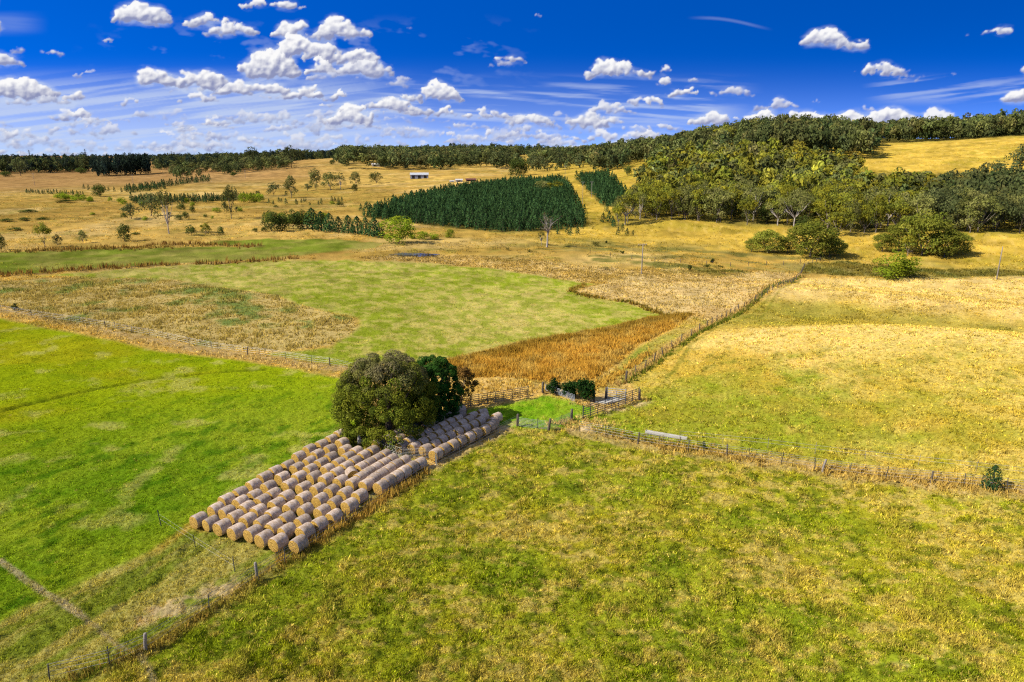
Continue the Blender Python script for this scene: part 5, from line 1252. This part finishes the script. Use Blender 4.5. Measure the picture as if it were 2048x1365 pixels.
sod('tussocks', 'scattered tussocks of dry grass over the middle distance slopes', [blades(x, y, rng.uniform(.12, .38, len(x)), .05 + d * .0008, 4, .2 + d * .002, cm, 1.0, 16)])
# rushes
r_ = np.random.default_rng(4)
def in_poly(P, n, seed, m=0.0):
    r_ = np.random.default_rng(seed); lo, hi = P.min(0), P.max(0)
    x, y = r_.uniform(lo[0], hi[0], n * 3), r_.uniform(lo[1], hi[1], n * 3)
    k = sdist(x, y, P) > m
    return x[k][:n], y[k][:n]
x, y = in_poly(Z_RUSH, 9000, 6)
t = fbm(x / 3, y / 3, 3, 411)[:, None]; edge = sstep(6, 0, ldist(x, y, poly((900, 716), (1150, 668), (1388, 627))))[:, None]
cr = A(.34, .20, .048) * t * 1.6 + A(.30, .17, .03) * (1 - t); cr = cr * (1 - .6 * edge) + A(.10, .08, .015) * .6 * edge
sw = sstep(.5, .68, fbm(x / 2.2, y / 2.2, 3, 415))[:, None]; cr = cr * (1 - .5 * sw) + A(.42, .31, .12) * .5 * sw
parts = [blades(x, y, (.35 + .8 * vnoise(x / 1.5, y / 1.5, 7)) * (.4 + .6 * sstep(0, 1.5, sdist(x, y, Z_RUSH) + rng.normal(size=len(x)) * .6)), np.full(len(x), .12), 6, np.full(len(x), .35), cr, .6, 8)]
for i, Lr in enumerate(L_RUSH):
    s = along(Lr, .35); o_ = rng.normal(size=s.shape) * A(.6, 1.6); s = s + o_
    t = rng.random((len(s), 1)); cr = A(.16, .075, .025) * t + A(.24, .16, .05) * (1 - t)
    parts.append(blades(s[:, 0], s[:, 1], rng.uniform(.7, 1.5, len(s)), np.full(len(s), .25), 6, np.full(len(s), .5), cr, .3, 20 + i))
sod('rushes', 'orange brown rushes in the wet bed and along the ditches', parts)
# weeds along the fences, tall weedy patch, lane, tan flats
parts = []
def strip(Lx, step, side, h, cols, seed, nb=6, sp=.3, w=.08):
    s = along(Lx, step); s = s + rng.normal(size=s.shape) * side
    k = fbm(s[:, 0] / 4, s[:, 1] / 4, 2, seed) > .3; s = s[k]
    t = rng.random((len(s), 1)); cc = A(*cols[0]) * t + A(*cols[1]) * (1 - t)
    d = np.hypot(*s.T)
    parts.append(blades(s[:, 0], s[:, 1], rng.uniform(.6, 1.1, len(s)) * h, w + d * .0007, nb, np.full(len(s), sp), cc, .5, seed))
TAN, TAN2, OLV = (.44, .31, .11), (.30, .20, .06), (.12, .13, .02)
strip(poly((120, 1362), (292, 1303), (515, 1160), (700, 1044), (850, 945)), .07, .30, .5, (TAN2, OLV), 31, 6, .2, .05)
strip(poly((560, 1124), (700, 1044), (850, 944)), .05, .28, .7, ((.46, .29, .08), TAN2), 32, 6, .2, .05)
strip(poly((1250, 882), (1450, 911), (1645, 939), (1860, 963), (2048, 985), (2300, 1018)), .05, .6, .5, (TAN, TAN2), 33, 6, .25, .05)
strip(poly((1200, 862), (1300, 880), (1450, 902)), .07, .6, .35, (OLV, TAN2), 34)
strip(poly((1232, 772), (1338, 696), (1420, 650), (1500, 605), (1600, 549)), .12, .45, .6, ((.46, .32, .15), (.36, .24, .1)), 35, 5, .25, .06)
strip(poly((1250, 766), (1345, 704), (1425, 654), (1500, 611), (1600, 553)), .14, .3, .55, ((.08, .11, .015), OLV), 36, 5, .25, .06)
strip(poly((1160, 790), (1225, 755), (1300, 705)), .08, .5, .6, ((.46, .28, .06), TAN2), 37)
strip(poly((0, 628), (150, 655), (300, 687), (500, 716), (690, 745)), .12, .55, .35, (TAN, (.5, .38, .19)), 38, 5, .25, .06)
strip(poly((1105, 856), (1160, 842), (1205, 852)), .03, .9, .25, (TAN, (.5, .37, .18)), 39)
strip(poly((700, 872), (745, 896), (800, 906), (860, 912)), .06, .4, .55, (TAN2, OLV), 40)
strip(poly((925, 806), (1056, 786), (1085, 776)), .10, .5, .35, (TAN, TAN2), 41)
strip(poly((905, 785), (990, 772), (1080, 764)), .05, 1.2, .4, (TAN, (.42, .27, .07)), 42)
strip(poly((1150, 806), (1190, 815), (1240, 812), (1290, 797)), .1, .4, .25, (TAN, TAN2), 43)
strip(poly((1170, 592), (1140, 582), (1170, 570)), .14, .5, .6, ((.26, .15, .04), OLV), 44); strip(poly((1165, 590), (1260, 605), (1335, 632)), .14, .5, .7, ((.22, .12, .03), OLV), 45)
strip(poly((0, 505), (200, 499), (400, 493)), .3, 2.2, .9, ((.13, .1, .03), (.3, .2, .06)), 46, 6, .5, .1)
x, y = in_poly(Z_WEEDY, 9000, 51)
gc = ground_colour(x, y); t = rng.random((len(x), 1))
parts.append(blades(x, y, .15 + .38 * sstep(.4, .6, fbm(x / 4, y / 4, 3, 53)), np.full(len(x), .15), 6, np.full(len(x), .4), gc * .45 + (A(.40, .30, .11) * t + A(.28, .24, .07) * (1 - t)) * .35, .8, 54))
for P, n, h, sd in ((Z_PALE, 2000, .2, 61), (Z_TANMID, 4500, .3, 62), (Z_GULLY, 3000, .5, 63)):
    x, y = in_poly(P, n, sd); gc = ground_colour(x, y)
    parts.append(blades(x, y, h * rng.uniform(.5, 1.3, len(x)), np.full(len(x), .2), 5, np.full(len(x), .5), gc * rng.uniform(.5, .85, (len(x), 1)), .7, sd))
sod('weeds', 'tan and olive long grass and weeds along fences and rough ground', parts)
